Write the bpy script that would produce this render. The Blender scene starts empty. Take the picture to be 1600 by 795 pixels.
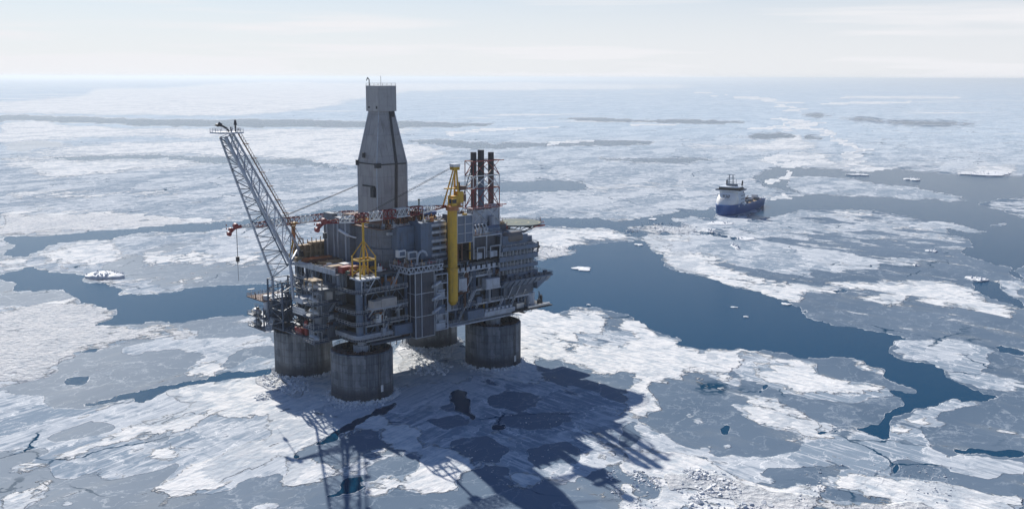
import bpy, bmesh, math, random
import numpy as np
from mathutils import Vector, Matrix
R_ = math.radians
scene = bpy.context.scene
COL = scene.collection
# ------------------------------------------------------------------ camera
FPX, CAMH = 1590.7, 111.65
PITCH = math.atan((397.5-121)/FPX)
cam = bpy.data.objects.new('camera', bpy.data.cameras.new('camera')); COL.objects.link(cam)
cam.data.sensor_width = 36.0; cam.data.lens = 36*FPX/1600
cam.data.clip_start = 1; cam.data.clip_end = 300000
cam.location = (0, 0, CAMH)
cam.rotation_euler = (Matrix.Rotation(math.pi/2-PITCH, 3, 'X') @ Matrix.Rotation(R_(0.17), 3, 'Z')).to_euler()
scene.camera = cam
# ------------------------------------------------------------------ light
SUN_AZ, SUN_EL = 25.0, 32.5          # the sun stands behind the platform, to the left
world = bpy.data.worlds.new('World'); scene.world = world; world.use_nodes = True
wn = world.node_tree; wn.nodes.clear()
sky = wn.nodes.new('ShaderNodeTexSky'); sky.sky_type = 'NISHITA'; sky.sun_disc = False
sky.sun_elevation = R_(SUN_EL); sky.sun_rotation = R_(-SUN_AZ); sky.altitude = 100
sky.air_density = 1.0; sky.dust_density = 0.6; sky.ozone_density = 2.0
bg = wn.nodes.new('ShaderNodeBackground'); bg.inputs['Strength'].default_value = 0.072
wo = wn.nodes.new('ShaderNodeOutputWorld')
# thin bright haze and faint cirrus low over the horizon
tc = wn.nodes.new('ShaderNodeTexCoord'); sxyz = wn.nodes.new('ShaderNodeSeparateXYZ'); wn.links.new(tc.outputs['Generated'], sxyz.inputs[0])
def wmath(op, a, b=0.0):
    d = wn.nodes.new('ShaderNodeMath'); d.operation = op
    for i, v in enumerate((a, b)):
        if hasattr(v, 'node'): wn.links.new(v, d.inputs[i])
        else: d.inputs[i].default_value = v
    return d.outputs[0]
low = wmath('EXPONENT', wmath('MULTIPLY', wmath('POWER', wmath('ABSOLUTE', sxyz.outputs[2]), 2.0), -46.0))
mp = wn.nodes.new('ShaderNodeMapping'); mp.inputs['Scale'].default_value = (1.3, 1.3, 26); wn.links.new(tc.outputs['Generated'], mp.inputs[0])
cn = wn.nodes.new('ShaderNodeTexNoise'); cn.inputs['Scale'].default_value = 2.2; cn.inputs['Detail'].default_value = 7; wn.links.new(mp.outputs[0], cn.inputs[0])
ci = wn.nodes.new('ShaderNodeMapRange'); wn.links.new(cn.outputs[0], ci.inputs[0]); ci.inputs[1].default_value = .5; ci.inputs[2].default_value = .78; ci.inputs[4].default_value = .34
fac = wmath('MINIMUM', wmath('ADD', wmath('MULTIPLY', low, .93), ci.outputs[0]), 1.0)
hz = wn.nodes.new('ShaderNodeMix'); hz.data_type = 'RGBA'; wn.links.new(fac, hz.inputs[0]); hs = wn.nodes.new('ShaderNodeHueSaturation'); hs.inputs['Saturation'].default_value = 1.1; wn.links.new(sky.outputs[0], hs.inputs['Color'])
tn = wn.nodes.new('ShaderNodeMix'); tn.data_type = 'RGBA'; tn.blend_type = 'MULTIPLY'; tn.inputs[0].default_value = 1; wn.links.new(hs.outputs[0], tn.inputs[6]); tn.inputs[7].default_value = (.33, .62, .95, 1); wn.links.new(tn.outputs[2], hz.inputs[6]); hz.inputs[7].default_value = (9.9, 9.95, 10.3, 1)
wn.links.new(hz.outputs[2], bg.inputs[0]); wn.links.new(bg.outputs[0], wo.inputs[0])
sl = bpy.data.lights.new('sun', 'SUN'); sl.energy = 5.0; sl.angle = R_(0.5); sl.color = (1, .955, .89)
so = bpy.data.objects.new('sun', sl); COL.objects.link(so)
so.rotation_euler = (R_(90-SUN_EL), 0, R_(180-0) + R_(SUN_AZ) )
sd = Vector((-math.sin(R_(SUN_AZ))*math.cos(R_(SUN_EL)), math.cos(R_(SUN_AZ))*math.cos(R_(SUN_EL)), math.sin(R_(SUN_EL))))
so.rotation_euler = sd.to_track_quat('Z', 'Y').to_euler()
scene.view_settings.view_transform = 'Standard'; scene.view_settings.look = 'None'
scene.view_settings.exposure = 0.3; scene.view_settings.gamma = 1.0
scene.render.engine = 'CYCLES'
scene.cycles.max_bounces = 6; scene.cycles.volume_bounces = 0
# ------------------------------------------------------------------ node helper
class NT:
    def __init__(s, name):
        s.m = bpy.data.materials.new(name); s.m.use_nodes = True; s.t = s.m.node_tree; s.t.nodes.clear()
        s.out = s.t.nodes.new('ShaderNodeOutputMaterial')
    def set(s, sock, v):
        if v is None: return
        if hasattr(v, 'node'): s.t.links.new(v, sock)
        else: sock.default_value = v
    def n(s, typ, ins={}, out=0, **kw):
        d = s.t.nodes.new(typ)
        for k, v in kw.items(): setattr(d, k, v)
        for k, v in ins.items(): s.set(d.inputs[k], v)
        return d.outputs[out]
    def math(s, op, a, b=0.5, c=None, clamp=False):
        d = s.t.nodes.new('ShaderNodeMath'); d.operation = op; d.use_clamp = clamp
        s.set(d.inputs[0], a); s.set(d.inputs[1], b)
        if c is not None: s.set(d.inputs[2], c)
        return d.outputs[0]
    def mix(s, f, a, b):
        d = s.t.nodes.new('ShaderNodeMix'); d.data_type = 'RGBA'
        s.set(d.inputs[0], f); s.set(d.inputs[6], a); s.set(d.inputs[7], b); return d.outputs[2]
    def fmix(s, f, a, b):
        d = s.t.nodes.new('ShaderNodeMix'); d.data_type = 'FLOAT'
        s.set(d.inputs[0], f); s.set(d.inputs[2], a); s.set(d.inputs[3], b); return d.outputs[0]
    def ramp(s, v, lo, hi, a=0., b=1.):
        return s.n('ShaderNodeMapRange', {0: v, 1: lo, 2: hi, 3: a, 4: b}, interpolation_type='SMOOTHSTEP')
    def noise(s, vec, scale, detail=4, rough=.55, dist=0., **kw):
        return s.n('ShaderNodeTexNoise', {'Vector': vec, 'Scale': scale, 'Detail': detail, 'Roughness': rough, 'Distortion': dist}, **kw)
    def mapping(s, vec, rot=0, scale=(1, 1, 1)):
        return s.n('ShaderNodeMapping', {'Vector': vec, 'Rotation': (0, 0, rot), 'Scale': scale}, vector_type='TEXTURE')
    def bsdf(s, **k):
        d = s.t.nodes.new('ShaderNodeBsdfPrincipled')
        for a, v in k.items(): s.set(d.inputs[a.replace('_', ' ')], v)
        s.t.links.new(d.outputs[0], s.out.inputs[0]); return d
# ------------------------------------------------------------------ the sea and its ice
def ground(px, py):
    """point of the sea seen at a pixel of the 1600x795 photograph"""
    a = (px-800)/FPX; b = (397.5-py)/FPX
    d = (a, math.cos(PITCH)+b*math.sin(PITCH), -math.sin(PITCH)+b*math.cos(PITCH))
    t = -CAMH/d[2]; return d[0]*t, d[1]*t
# outlines of leads (W), thin grey ice (N, which also paints the helideck's cast shadow), young white ice (G), snow (S) and rubble fields (B)
ICE = '''
S 0,128 300,128 640,131 900,131 1100,136 1000,140 700,142 560,150 400,150 200,158 0,160
S 0,160 260,160 420,150 640,150 560,166 430,178 300,184 100,180 0,179
S 1150,146 1250,149 1380,148 1500,151 1500,154 1300,153 1180,150
S 1440,147 1600,150 1600,153 1440,151
S 640,131 800,128 1100,131 1110,134 800,136
S 0,197 60,194 100,196 330,202 560,203 620,196 690,200 600,214 470,220 330,214 150,216 0,226
N 0,226 60,222 120,226 90,232 0,240
S 100,232 250,224 400,222 470,224 640,225 690,236 670,248 560,258 470,255 400,245 300,241 140,244 0,247 0,242
S 0,255 140,254 260,252 330,253 420,258 330,262 210,268 140,276 80,284 0,290
S 560,262 690,246 705,240 690,236 640,240 555,262
W 0,182 60,183 130,184 230,188 330,189 420,188 555,191 640,190 780,193 760,197 555,200 400,201 330,199 200,198 100,194 0,194
S 0,191 60,191 95,193 60,195 0,194
W 0,249 60,249 140,247 230,243 300,246 400,250 470,249 540,262 540,266 470,259 380,259 300,253 230,249 140,252 0,253
W 610,218 700,220 770,228 790,223 870,222 940,219 1000,219 1025,222 980,227 850,229 770,233 700,231 650,224
W 700,284 780,284 830,283 870,281 950,290 870,299 790,300 720,296
W 865,185 950,184 1000,187 1080,186 1170,190 1130,193 1020,191 900,188
W 1100,210 1160,211 1220,207 1290,213 1290,218 1220,215 1140,214
W 930,244 1000,248 1060,246 1130,248 1080,254 1000,253
W 1330,181 1400,188 1535,191 1530,194 1400,192 1330,186
W 1260,178 1290,176 1310,179 1280,181 1270,184
S 850,225 905,219 870,227
S 870,193 940,192 1050,194 1060,197 960,195 880,196
S 940,228 1100,222 1210,222 1225,215 1220,205 1235,200 1240,190 1222,184 1238,196 1230,208 1240,218 1290,222 1330,240 1342,250 1335,235 1310,222 1300,215 1280,228 1200,235 1100,232
S 1180,250 1250,236 1300,238 1290,244 1200,252
S 1210,252 1300,250 1380,255 1340,262 1240,260
S 1230,263 1330,256 1400,253 1370,262 1290,262 1230,262
S 1470,262 1530,256 1600,258 1600,272 1540,274 1490,272
S 900,292 1000,286 1080,284 1130,288 1040,292 960,294
S 1170,285 1230,270 1225,262 1190,244 1180,252 1200,262 1205,275
S 0,300 120,301 300,303 230,310 100,309 0,310
B 0,335 60,337 170,334 240,337 340,344 390,340 430,336 350,347 200,357 50,370 0,371
G 430,323 555,305 620,290 700,275 700,300 620,318 560,328 440,336 390,332
W 0,372 50,371 160,362 300,350 390,343 470,336 540,322 620,318 700,300 700,320 540,338 440,352 330,362 240,364 180,372 130,384 95,382 70,392 50,398 40,404 0,402
G 50,398 95,384 130,376 180,376 215,376 330,366 470,355 560,355 560,430 420,443 347,448 289,452 231,461 179,462 191,452 162,443 140,440 128,428 67,424 40,418 
N 160,420 215,395 250,385 330,376 240,398 210,408 330,400 300,420 420,395 420,440 340,446 260,450 230,440 160,440
S 95,392 130,380 205,376 180,386 185,398 160,410 110,412 60,406 60,396
S 230,400 330,404 410,404 380,412 260,416 220,420
S 178,461 193,452 165,444 172,443 196,448 193,460
S 128,433 136,428 160,424 196,426 196,432 165,440 140,442
S 0,404 30,404 55,406 40,416 17,425 10,430 0,430
W 0,431 17,426 40,419 67,424 127,430 124,439 162,444 191,452 179,462 231,462 289,452 347,448 420,444 470,440 500,440 500,490 420,491 400,493 333,497 269,506 200,510 139,510 168,503 185,490 122,468 100,457 45,457 20,458 0,440
N 0,440 20,457 81,457 112,466 80,470 30,474 0,478
B 0,481 60,476 107,474 112,466 122,475 150,478 185,490 168,503 145,506 120,509 203,513 260,507 290,512 306,526 290,538 250,549 190,550 162,547 130,552 87,565 95,573 80,584 52,598 0,600
N 162,549 190,535 240,528 275,521 276,527 250,535 225,541 190,549
W 120,551 160,544 176,546 150,551 125,553
N 0,592 35,580 50,574 20,590 0,596
G 190,546 245,533 300,530 360,527 420,533 440,540 440,580 330,598 290,602 292,578 310,565 340,552 300,556 250,552 200,556
N 380,545 440,540 440,560 400,556 350,582 345,572
S 290,598 300,575 340,560 350,570 330,596
W 95,592 120,588 142,589 146,595 135,602 110,604 98,599
W 112,637 150,630 180,622 215,614 262,604 285,600 330,590 370,581 432,576 440,586 380,592 320,600 262,611 248,622 222,633 208,628 212,623 160,634
G 0,610 40,618 62,622 80,640 140,640 200,634 245,624 262,612 290,606 330,600 380,594 440,588 480,600 500,640 520,690 520,740 440,740 390,750 360,768 310,771 292,768 296,757 235,766 275,735 287,724 250,737 230,742 200,744 155,747 135,744 100,752 85,744 66,732 30,740 8,741 10,735 60,715 80,706 40,700 0,705
N 100,676 160,664 180,670 120,684 60,690
N 190,690 245,677 265,687 200,688
S 10,738 50,725 120,700 200,670 330,630 430,600 420,612 330,650 220,690 120,720 30,742
S 100,750 150,740 230,710 300,680 290,690 240,720 160,746 105,753
S 262,612 330,600 430,590 470,604 478,616 470,632 440,650 330,648 280,630
S 240,764 290,740 400,690 480,655 470,680 420,720 300,770 292,768
S 245,728 255,705 275,703 285,715 275,724
S 0,795 0,782 50,770 95,757 70,770 30,792 20,795
G 75,795 105,782 125,788 130,795
B 400,588 432,586 455,590 480,605 484,620 455,622 430,612 400,602
S 430,590 520,590 620,540 740,545 830,480 845,482 900,480 950,487 975,502 1000,505 990,500 1022,520 1067,531 1049,537 1090,543 1178,547 1200,560 1140,580 1160,600 1100,588 1060,600 1020,600 1020,615 1040,632 1005,650 960,660 900,660 840,680 800,700 700,760 560,740 520,740 440,760 430,700 460,640
S 1160,552 1268,560 1268,587 1200,590 1160,585
N 832,565 870,558 930,585 975,590 990,600 985,618 960,632 920,650 890,630 870,600
G 930,520 985,515 1000,530 960,540 900,535 895,522
N 945,498 975,496 975,505 955,515 945,507
N 860,545 895,537 910,545 880,548
N 866,487 895,488 895,494 870,495
N 960,578 985,576 995,588 985,592 965,586
N 1023,596 1060,586 1092,586 1130,602 1180,610 1196,625 1160,632 1134,640 1120,655 1136,672 1110,700 1060,712 1000,690 960,665 1000,655 1035,640 1030,626 1042,632 1018,606
G 1055,650 1075,643 1112,655 1114,660 1090,660
W 1125,670 1135,660 1143,670 1138,677 1128,676
G 1156,552 1200,560 1268,585 1330,595 1400,608 1428,612 1410,616 1330,625 1268,620 1223,608 1180,594 1150,575
S 1170,572 1220,580 1268,590 1340,600 1390,604 1380,612 1300,612 1240,605 1190,594
S 1325,560 1345,558 1365,572 1388,576 1386,590 1360,582 1340,570
S 1136,634 1170,625 1214,624 1250,635 1270,655 1320,672 1277,674 1220,662 1170,656
W 1183,610 1190,600 1205,598 1200,606 1188,614
G 1000,660 1060,690 1090,700 1140,690 1223,706 1260,695 1339,680 1395,690 1406,702 1396,718 1393,735 1300,745 1223,752 1134,770 1000,735 980,700
N 1100,702 1160,690 1230,696 1250,702 1200,712 1130,710
N 1190,740 1260,728 1330,730 1310,742 1240,748
G 1388,668 1420,640 1446,634 1465,640 1485,650 1489,662 1440,675 1482,708 1486,722 1455,728 1402,700 1398,680
S 1395,665 1425,648 1455,645 1486,652 1480,662 1440,668 1405,680
G 1440,634 1490,618 1530,622 1540,650 1570,665 1530,672 1490,662 1470,645
N 1480,640 1540,630 1570,640 1600,660 1600,690 1540,700 1486,697 1440,676 1500,670
W 1486,697 1536,701 1560,704 1600,702 1600,711 1558,711 1491,704
G 1473,717 1490,706 1553,712 1600,718 1600,735 1549,748 1478,735
N 1400,722 1480,738 1549,752 1540,765 1480,755 1400,740
W 1395,728 1400,722 1410,732 1400,738
S 985,712 1058,706 1134,725 1134,770 1190,762 1250,748 1357,739 1420,745 1473,750 1558,772 1600,762 1600,795 985,795
B 1040,735 1140,745 1250,770 1440,780 1470,795 1080,795 1040,770
S 1020,772 1080,760 1150,778 1160,795 1010,795
W 845,400 880,392 920,385 985,378 1003,374 1012,382 1028,390 1038,398 1042,412 1050,420 1082,427 1095,432 1120,434 1145,448 1170,447 1190,455 1234,464 1238,475 1255,488 1272,498 1303,507 1357,514 1420,525 1478,530 1426,528 1405,538 1388,548 1464,568 1475,575 1476,585 1510,600 1536,612 1556,615 1570,618 1540,625 1522,624 1505,626 1489,619 1465,632 1442,636 1415,642 1393,652 1384,660 1394,664 1397,685 1380,686 1357,677 1335,668 1300,674 1277,678 1240,676 1300,672 1335,667 1382,656 1382,648 1400,635 1416,628 1390,606 1428,614 1430,606 1400,598 1386,590 1387,574 1365,570 1350,562 1330,557 1300,556 1250,558 1200,545 1178,547 1130,543 1089,543 1049,537 1067,530 1020,515 1005,505 985,490 950,485 890,479 870,490 845,484
W 1558,538 1600,545 1600,555 1575,550 1560,546
W 1512,440 1540,438 1560,438 1565,450 1583,462 1600,470 1600,480 1570,470 1540,462 1520,450
W 845,400 880,392 940,386 985,380 1000,376 960,378 900,382 870,390 850,384
W 840,340 900,340 1000,340 1060,330 1115,325 1118,338 1080,345 1060,355 1100,362 1150,370 1175,372 1150,392 1140,375 1080,362 1010,366 1000,372 985,366 920,358 870,354 840,352
S 828,360 870,355 940,357 985,368 960,374 900,381 860,385 850,382 830,375
B 835,385 870,386 905,392 880,400 845,406
B 970,355 1010,351 1060,352 1100,358 1060,364 1000,362
G 1045,342 1080,338 1120,342 1160,352 1140,358 1090,352
B 930,338 980,338 1000,343 960,346
W 1190,285 1230,258 1260,262 1300,262 1340,268 1380,258 1475,270 1600,275 1600,307 1555,310 1530,316 1555,325 1600,338 1600,436 1585,432 1575,424 1582,416 1540,405 1500,392 1494,388 1513,378 1517,372 1490,366 1480,358 1450,345 1430,338 1390,332 1310,327 1250,326 1190,340 1170,345 1160,335 1190,318
G 1205,276 1280,274 1340,278 1440,291 1450,296 1517,310 1485,312 1430,310 1350,305 1260,300 1225,290
G 1448,344 1490,347 1520,355 1545,359 1530,362 1495,358
G 1535,350 1560,346 1582,346 1560,352
S 1300,328 1330,326 1390,331 1340,335 1310,336
S 1190,303 1215,300 1195,312
G 1003,370 1060,366 1120,370 1180,374 1240,378 1300,390 1380,418 1260,430 1150,410 1060,396 1040,396
S 1003,370 1050,367 1090,369 1040,382 1045,394 1100,396 1135,402 1110,408 1070,405 1100,412 1150,425 1200,432 1230,440 1290,440 1330,436 1400,440 1460,436 1510,438 1508,450 1545,472 1600,485 1600,505 1520,480 1460,470 1415,460 1380,475 1360,488 1340,478 1400,460 1300,450 1250,462 1255,487 1236,470 1190,456 1145,447 1085,427 1050,420 1042,405 1020,385
W 1295,452 1320,450 1328,456 1305,457
N 1240,470 1280,460 1330,465 1380,470 1340,480 1300,482 1255,480
N 1150,432 1200,425 1260,428 1330,434 1270,438 1220,438
G 1560,445 1600,435 1600,470 1585,462 1570,455
G 1400,537 1432,528 1473,532 1500,528 1560,545 1545,555 1548,565 1530,575 1525,582 1540,595 1570,604 1535,606 1500,598 1480,588 1495,582 1470,572 1460,565 1430,558 1388,549 1384,545
G 640,600 760,590 860,600 960,625 1000,650 960,720 900,750 800,735 700,700 640,690 600,650
N 700,690 760,680 800,700 780,720 720,712
N 820,700 880,690 900,720 850,735
W 458,718 470,705 512,684 535,668 570,650 600,636 617,628 615,638 585,650 560,664 530,684 500,700 475,712
W 505,776 535,762 542,746 560,744 578,752 615,742 605,752 568,763 535,774 515,778
W 704,612 718,606 732,612 728,622 732,636 745,650 738,656 722,644 712,632 704,626
W 768,664 790,662 792,670 770,672
N 745,622 790,614 830,616 838,630 810,640 765,636
N 680,636 705,634 700,642
N 660,655 720,650 740,660 700,670
N 775,655 830,648 880,640 900,655 860,664 800,668
N 476,716 530,690 545,676 580,672 620,688 660,715 655,740 620,742 575,740 560,730 525,738 505,722
N 545,795 580,778 620,760 660,750 700,756 760,752 860,758 850,780 780,795
N 890,770 900,745 945,740 965,760 970,785 910,790
N 975,750 1000,735 1020,750 1035,770 1020,782 985,775
S 780,738 830,742 850,750 830,762 805,752
S 555,752 600,745 655,740 715,750 720,768 655,770 620,760 590,776 560,775
K 1346,251 1336,236 1312,223 1300,217 1291,203 1289,190 1292,190 1294,203 1304,215 1316,221 1341,235 1350,251
K 1236,204 1222,200 1219,195 1236,190 1240,182 1243,182 1240,191 1226,196 1228,199 1240,203
K 1252,174 1244,166 1228,160 1195,153 1150,148 1100,144 1100,146 1150,151 1190,156 1224,163 1240,168 1248,174
K 1195,247 1240,240 1290,242 1290,246 1240,247 1200,251
K 1215,257 1262,250 1300,253 1300,256 1260,256 1220,261
K 1330,263 1400,259 1395,263 1340,267
K 1195,284 1214,279 1232,268 1224,262 1190,249 1192,247 1226,259 1236,268 1216,283 1196,287
K 850,225 905,218 940,220 905,221 860,227
K 985,193 1060,193 1060,196 985,196
K 1160,200 1200,197 1240,199 1200,201
K 700,209 790,200 870,197 870,199 790,204 705,213
K 1205,308 1225,300 1227,303 1208,311
K 1040,357 1080,353 1120,358 1080,360
K 60,366 170,357 300,346 300,349 170,361 60,370
K 0,341 120,338 240,339 330,344 330,347 200,344 60,346 0,348
K 1310,150 1500,149 1500,151 1310,152
K 1290,160 1420,157 1420,159 1290,162
B 430,592 478,600 484,620 455,625 440,612
B 617,545 650,542 690,556 705,566 670,574 640,580 615,585
'''
DT = R_(0.075)                                  # the sea sheet is a fan of cells, finer towards the platform
th0, th1 = R_(-33), R_(33)
NTH = int((th1-th0)/DT)
dep = [0.085, .12, .16, .2, .25, .3, .36]
while dep[-1] < 28: dep.append(dep[-1]+.07 if dep[-1] > 3 else dep[-1]+.055)
dep = np.radians(np.array(dep))
ths = np.linspace(th0, th1, NTH)
TH, DP = np.meshgrid(ths, dep)
NR_, NC = TH.shape
farw = np.clip((np.radians(9.2)-DP)/np.radians(1.2), 0, 1)
rI = np.ones((NR_, NC)); rL = .15+.75*farw*np.clip(1.15-.5*np.clip((TH-R_(5))/R_(15), 0, 1), 0, 1); rS = np.zeros((NR_, NC)); rB = np.zeros((NR_, NC)); rK = np.zeros((NR_, NC))
frng = np.random.RandomState(11)
def fractal(q):
    for k in range(5):
        e = np.roll(q, -1, 0)-q; L = np.hypot(e[:, 0], e[:, 1])[:, None]
        if L.max() < 1.5: break
        m = q+e*.5+np.stack([-e[:, 1], e[:, 0]], -1)*frng.normal(0, .11, (len(q), 1))+e*frng.uniform(-.12, .12, (len(q), 1))
        q = np.stack([q, m], 1).reshape(-1, 2)
    return q
for line in ICE.strip().split('\n'):
    p = line.split(); c = p[0]
    q = np.array([ground(*map(float, s.split(','))) for s in p[1:]])
    q = fractal(q)
    qa = np.arctan2(q[:, 0], q[:, 1]); qd = np.arctan(CAMH/np.hypot(q[:, 0], q[:, 1]))
    a0, a1 = np.searchsorted(ths, [qa.min(), qa.max()]); b0, b1 = np.searchsorted(dep, [qd.min(), qd.max()])
    a0 = max(a0-1, 0); b0 = max(b0-1, 0); a1 += 1; b1 += 1
    X = TH[b0:b1, a0:a1]; Y = DP[b0:b1, a0:a1]; ins = np.zeros(X.shape, bool)
    for i in range(len(q)):
        x0, y0, x1, y1 = qa[i-1], qd[i-1], qa[i], qd[i]
        if y0 == y1: continue
        ins ^= ((y0 > Y) != (y1 > Y)) & (X < (x1-x0)*(Y-y0)/(y1-y0)+x0)
    if c == 'K': rK[b0:b1, a0:a1][ins] = 1; continue
    for arr, val in ((rI, c != 'W'), (rL, c in 'GSB'), (rS, c in 'SB'), (rB, c == 'B')):
        arr[b0:b1, a0:a1][ins] = val
def blur(a, n, s):
    k = np.exp(-np.linspace(-2, 2, 2*n+1)**2); k /= k.sum()
    for ax in (0, 1):
        for _ in range(s):
            p = np.pad(a, [(n, n) if ax == i else (0, 0) for i in (0, 1)], mode='edge')
            a = sum(k[j]*(p[j:j+a.shape[0]] if ax == 0 else p[:, j:j+a.shape[1]]) for j in range(2*n+1))
    return a
rI = blur(rI, 2, 2); rL = np.maximum(blur(rL, 5, 1), 1.3*blur(rK, 1, 1)); rI = np.maximum(rI, 1.3*blur(rK, 1, 1)); rS = np.maximum(blur(rS, 6, 2), 1.3*blur(rK, 1, 1)); rB = blur(rB, 5, 1)
def build_sea():
    rad = CAMH/np.tan(DP)
    v = np.stack([rad*np.sin(TH), rad*np.cos(TH), 0*TH], -1).reshape(-1, 3)
    col = np.stack([rI, rL, rS, rB], -1).reshape(-1, 4)
    idx = np.arange(NR_*NC).reshape(NR_, NC)
    f = np.stack([idx[1:, :-1], idx[1:, 1:], idx[:-1, 1:], idx[:-1, :-1]], -1).reshape(-1, 4)
    # the rest of the sea, round the sides and behind
    th2 = np.linspace(th1, th0+2*math.pi, 60); rr = np.concatenate([[rad[-1, 0]], np.geomspace(300, rad[0, 0], 40)])
    T2, R2 = np.meshgrid(th2, rr)
    v2 = np.stack([R2*np.sin(T2), R2*np.cos(T2), 0*T2], -1).reshape(-1, 3)
    n1 = len(v); i2 = (np.arange(len(v2))+n1).reshape(T2.shape)
    f2 = np.stack([i2[:-1, :-1], i2[:-1, 1:], i2[1:, 1:], i2[1:, :-1]], -1).reshape(-1, 4)
    rng = np.random.RandomState(3)
    c2 = np.tile([.8, .45, .45, .1], (len(v2), 1)); c2[:, :3] += rng.uniform(-.35, .35, (len(v2), 3))
    # disc beneath the camera
    th3 = np.concatenate([ths, th2[1:-1]]); rc = rad[-1, 0]
    v3 = np.stack([rc*np.sin(th3), rc*np.cos(th3), 0*th3], -1)
    n2 = n1+len(v2); cen = n2+len(v3)
    i3 = np.arange(len(v3))+n2; i4 = np.roll(i3, -1)
    tri = np.stack([i3, i4, np.full(len(i3), cen)], -1)
    V = np.concatenate([v, v2, v3, [[0, 0, 0]]]); 
    c3 = np.tile([.9, .7, .5, .1], (len(v3)+1, 1)); c3[:NC] = col.reshape(NR_, NC, 4)[-1]
    Cc = np.concatenate([col, c2, c3])
    q = np.concatenate([f, f2]); 
    me = bpy.data.meshes.new('sea')
    me.vertices.add(len(V)); me.vertices.foreach_set('co', V.astype('f').ravel())
    nl = q.size+tri.size; me.loops.add(nl)
    li = np.concatenate([q.ravel(), tri[:, ::-1].ravel()]) ; 
    me.loops.foreach_set('vertex_index', li.astype('i'))
    me.polygons.add(len(q)+len(tri))
    me.polygons.foreach_set('loop_start', np.concatenate([np.arange(len(q))*4, q.size+np.arange(len(tri))*3]).astype('i'))
    me.update(calc_edges=True)
    at = me.attributes.new('ice', 'FLOAT_COLOR', 'POINT'); at.data.foreach_set('color', Cc.astype('f').ravel())
    me.validate(); me.update()
    bm = bmesh.new(); bm.from_mesh(me)
    bad = [f for f in bm.faces if f.normal.z < 0]
    if bad: bmesh.ops.reverse_faces(bm, faces=bad)
    bm.to_mesh(me); bm.free()
    o = bpy.data.objects.new('sea_water_and_ice', me); COL.objects.link(o); o['kind'] = 'structure'
    return o
def sea_material():
    t = NT('sea_ice')
    pos = t.n('ShaderNodeNewGeometry')
    sx = t.t.nodes.new('ShaderNodeSeparateXYZ'); t.t.links.new(pos, sx.inputs[0])
    at = t.t.nodes.new('ShaderNodeAttribute'); at.attribute_name = 'ice'
    sc = t.t.nodes.new('ShaderNodeSeparateColor'); t.t.links.new(at.outputs['Color'], sc.inputs[0])
    aI, aL, aS = sc.outputs; aB = at.outputs['Alpha']
    mL = t.mapping(pos, R_(60), (3.6, 1, 1)); mR = t.mapping(pos, R_(-48), (3.4, 1, 1))
    side = t.ramp(t.math('ADD', sx.outputs[0], t.math('MULTIPLY', t.noise(pos, .01, 2), 60)), 0, 30)
    # edge noises
    n1 = t.noise(pos, .035, 9, .62, .6)
    sA = t.fmix(side, t.noise(mL, .06, 8, .62, .4), t.noise(mR, .06, 8, .62, .4))
    sF = t.fmix(side, t.noise(mL, .5, 5, .65), t.noise(mR, .5, 5, .65))
    n2 = t.noise(pos, .11, 8, .6, 1.2)
    big = t.noise(pos, .0045, 6, .6, .5)
    def thr(a, w, lo, hi):
        return t.ramp(t.math('ADD', a, w), lo, hi)
    ctr = lambda x, k: t.math('MULTIPLY', t.math('SUBTRACT', x, .5), k)
    wI = t.math('ADD', ctr(n1, 1.4), ctr(n2, 1.2))
    wL = t.math('ADD', ctr(sA, 2.8), ctr(n1, 2.0))
    wS = t.math('ADD', t.math('ADD', ctr(sA, 3.0), ctr(big, 1.4)), ctr(n2, 1.8))
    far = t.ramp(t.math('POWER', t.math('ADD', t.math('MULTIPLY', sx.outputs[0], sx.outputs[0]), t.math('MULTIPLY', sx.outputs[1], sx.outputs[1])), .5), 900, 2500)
    calm = t.ramp(t.math('POWER', t.math('ADD', t.math('MULTIPLY', sx.outputs[0], sx.outputs[0]), t.math('MULTIPLY', sx.outputs[1], sx.outputs[1])), .5), 500, 1800, 1, .32)
    wL = t.math('MULTIPLY', wL, calm); wS = t.math('MULTIPLY', wS, calm)
    I = thr(aI, wI, .47, .53)
    L = thr(aL, wL, .47, .55)
    S = thr(aS, wS, .46, .60)
    # scattered young ice over the thin ice far away
    mF = t.mapping(pos, R_(8), (3.5, 1, 1))
    Lf = t.math('MULTIPLY', t.ramp(t.noise(mF, .006, 9, .68, .3), .52, .60), far)
    Sf = t.math('MULTIPLY', t.math('MULTIPLY', t.ramp(t.noise(mF, .0045, 12, .68, .3), .56, .60), far), t.ramp(t.noise(pos, .0006, 4, .6), .46, .54))
    def rim(a, w):
        v = t.math('ADD', a, w)
        return t.math('MULTIPLY', t.math('MULTIPLY', t.ramp(v, .47, .51), t.ramp(v, .66, .54)), t.ramp(n2, .42, .56))
    edge = t.math('MAXIMUM', t.math('MULTIPLY', rim(aI, wI), .9), t.math('MULTIPLY', rim(aL, wL), .55))
    L = t.math('MAXIMUM', L, t.math('MULTIPLY', Lf, .5)); S = t.math('MAXIMUM', S, Sf)
    # open cracks: thin black lines in the grey ice, white ridges in young ice
    wp = t.n('ShaderNodeVectorMath', {0: pos, 1: t.n('ShaderNodeVectorMath', {0: t.noise(pos, .03, 5, .6, out=1), 'Scale': 26.0}, operation='SCALE')}, operation='ADD')
    v1 = t.n('ShaderNodeTexVoronoi', {'Vector': wp, 'Scale': .018}, feature='DISTANCE_TO_EDGE')
    v2 = t.n('ShaderNodeTexVoronoi', {'Vector': wp, 'Scale': .05}, feature='DISTANCE_TO_EDGE')
    v3 = t.n('ShaderNodeTexVoronoi', {'Vector': wp, 'Scale': .16}, feature='DISTANCE_TO_EDGE')
    cm = t.ramp(t.noise(pos, .012, 4, .6), .52, .60)
    crack = t.math('MULTIPLY', t.ramp(v1, .012, .004), cm)
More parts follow.
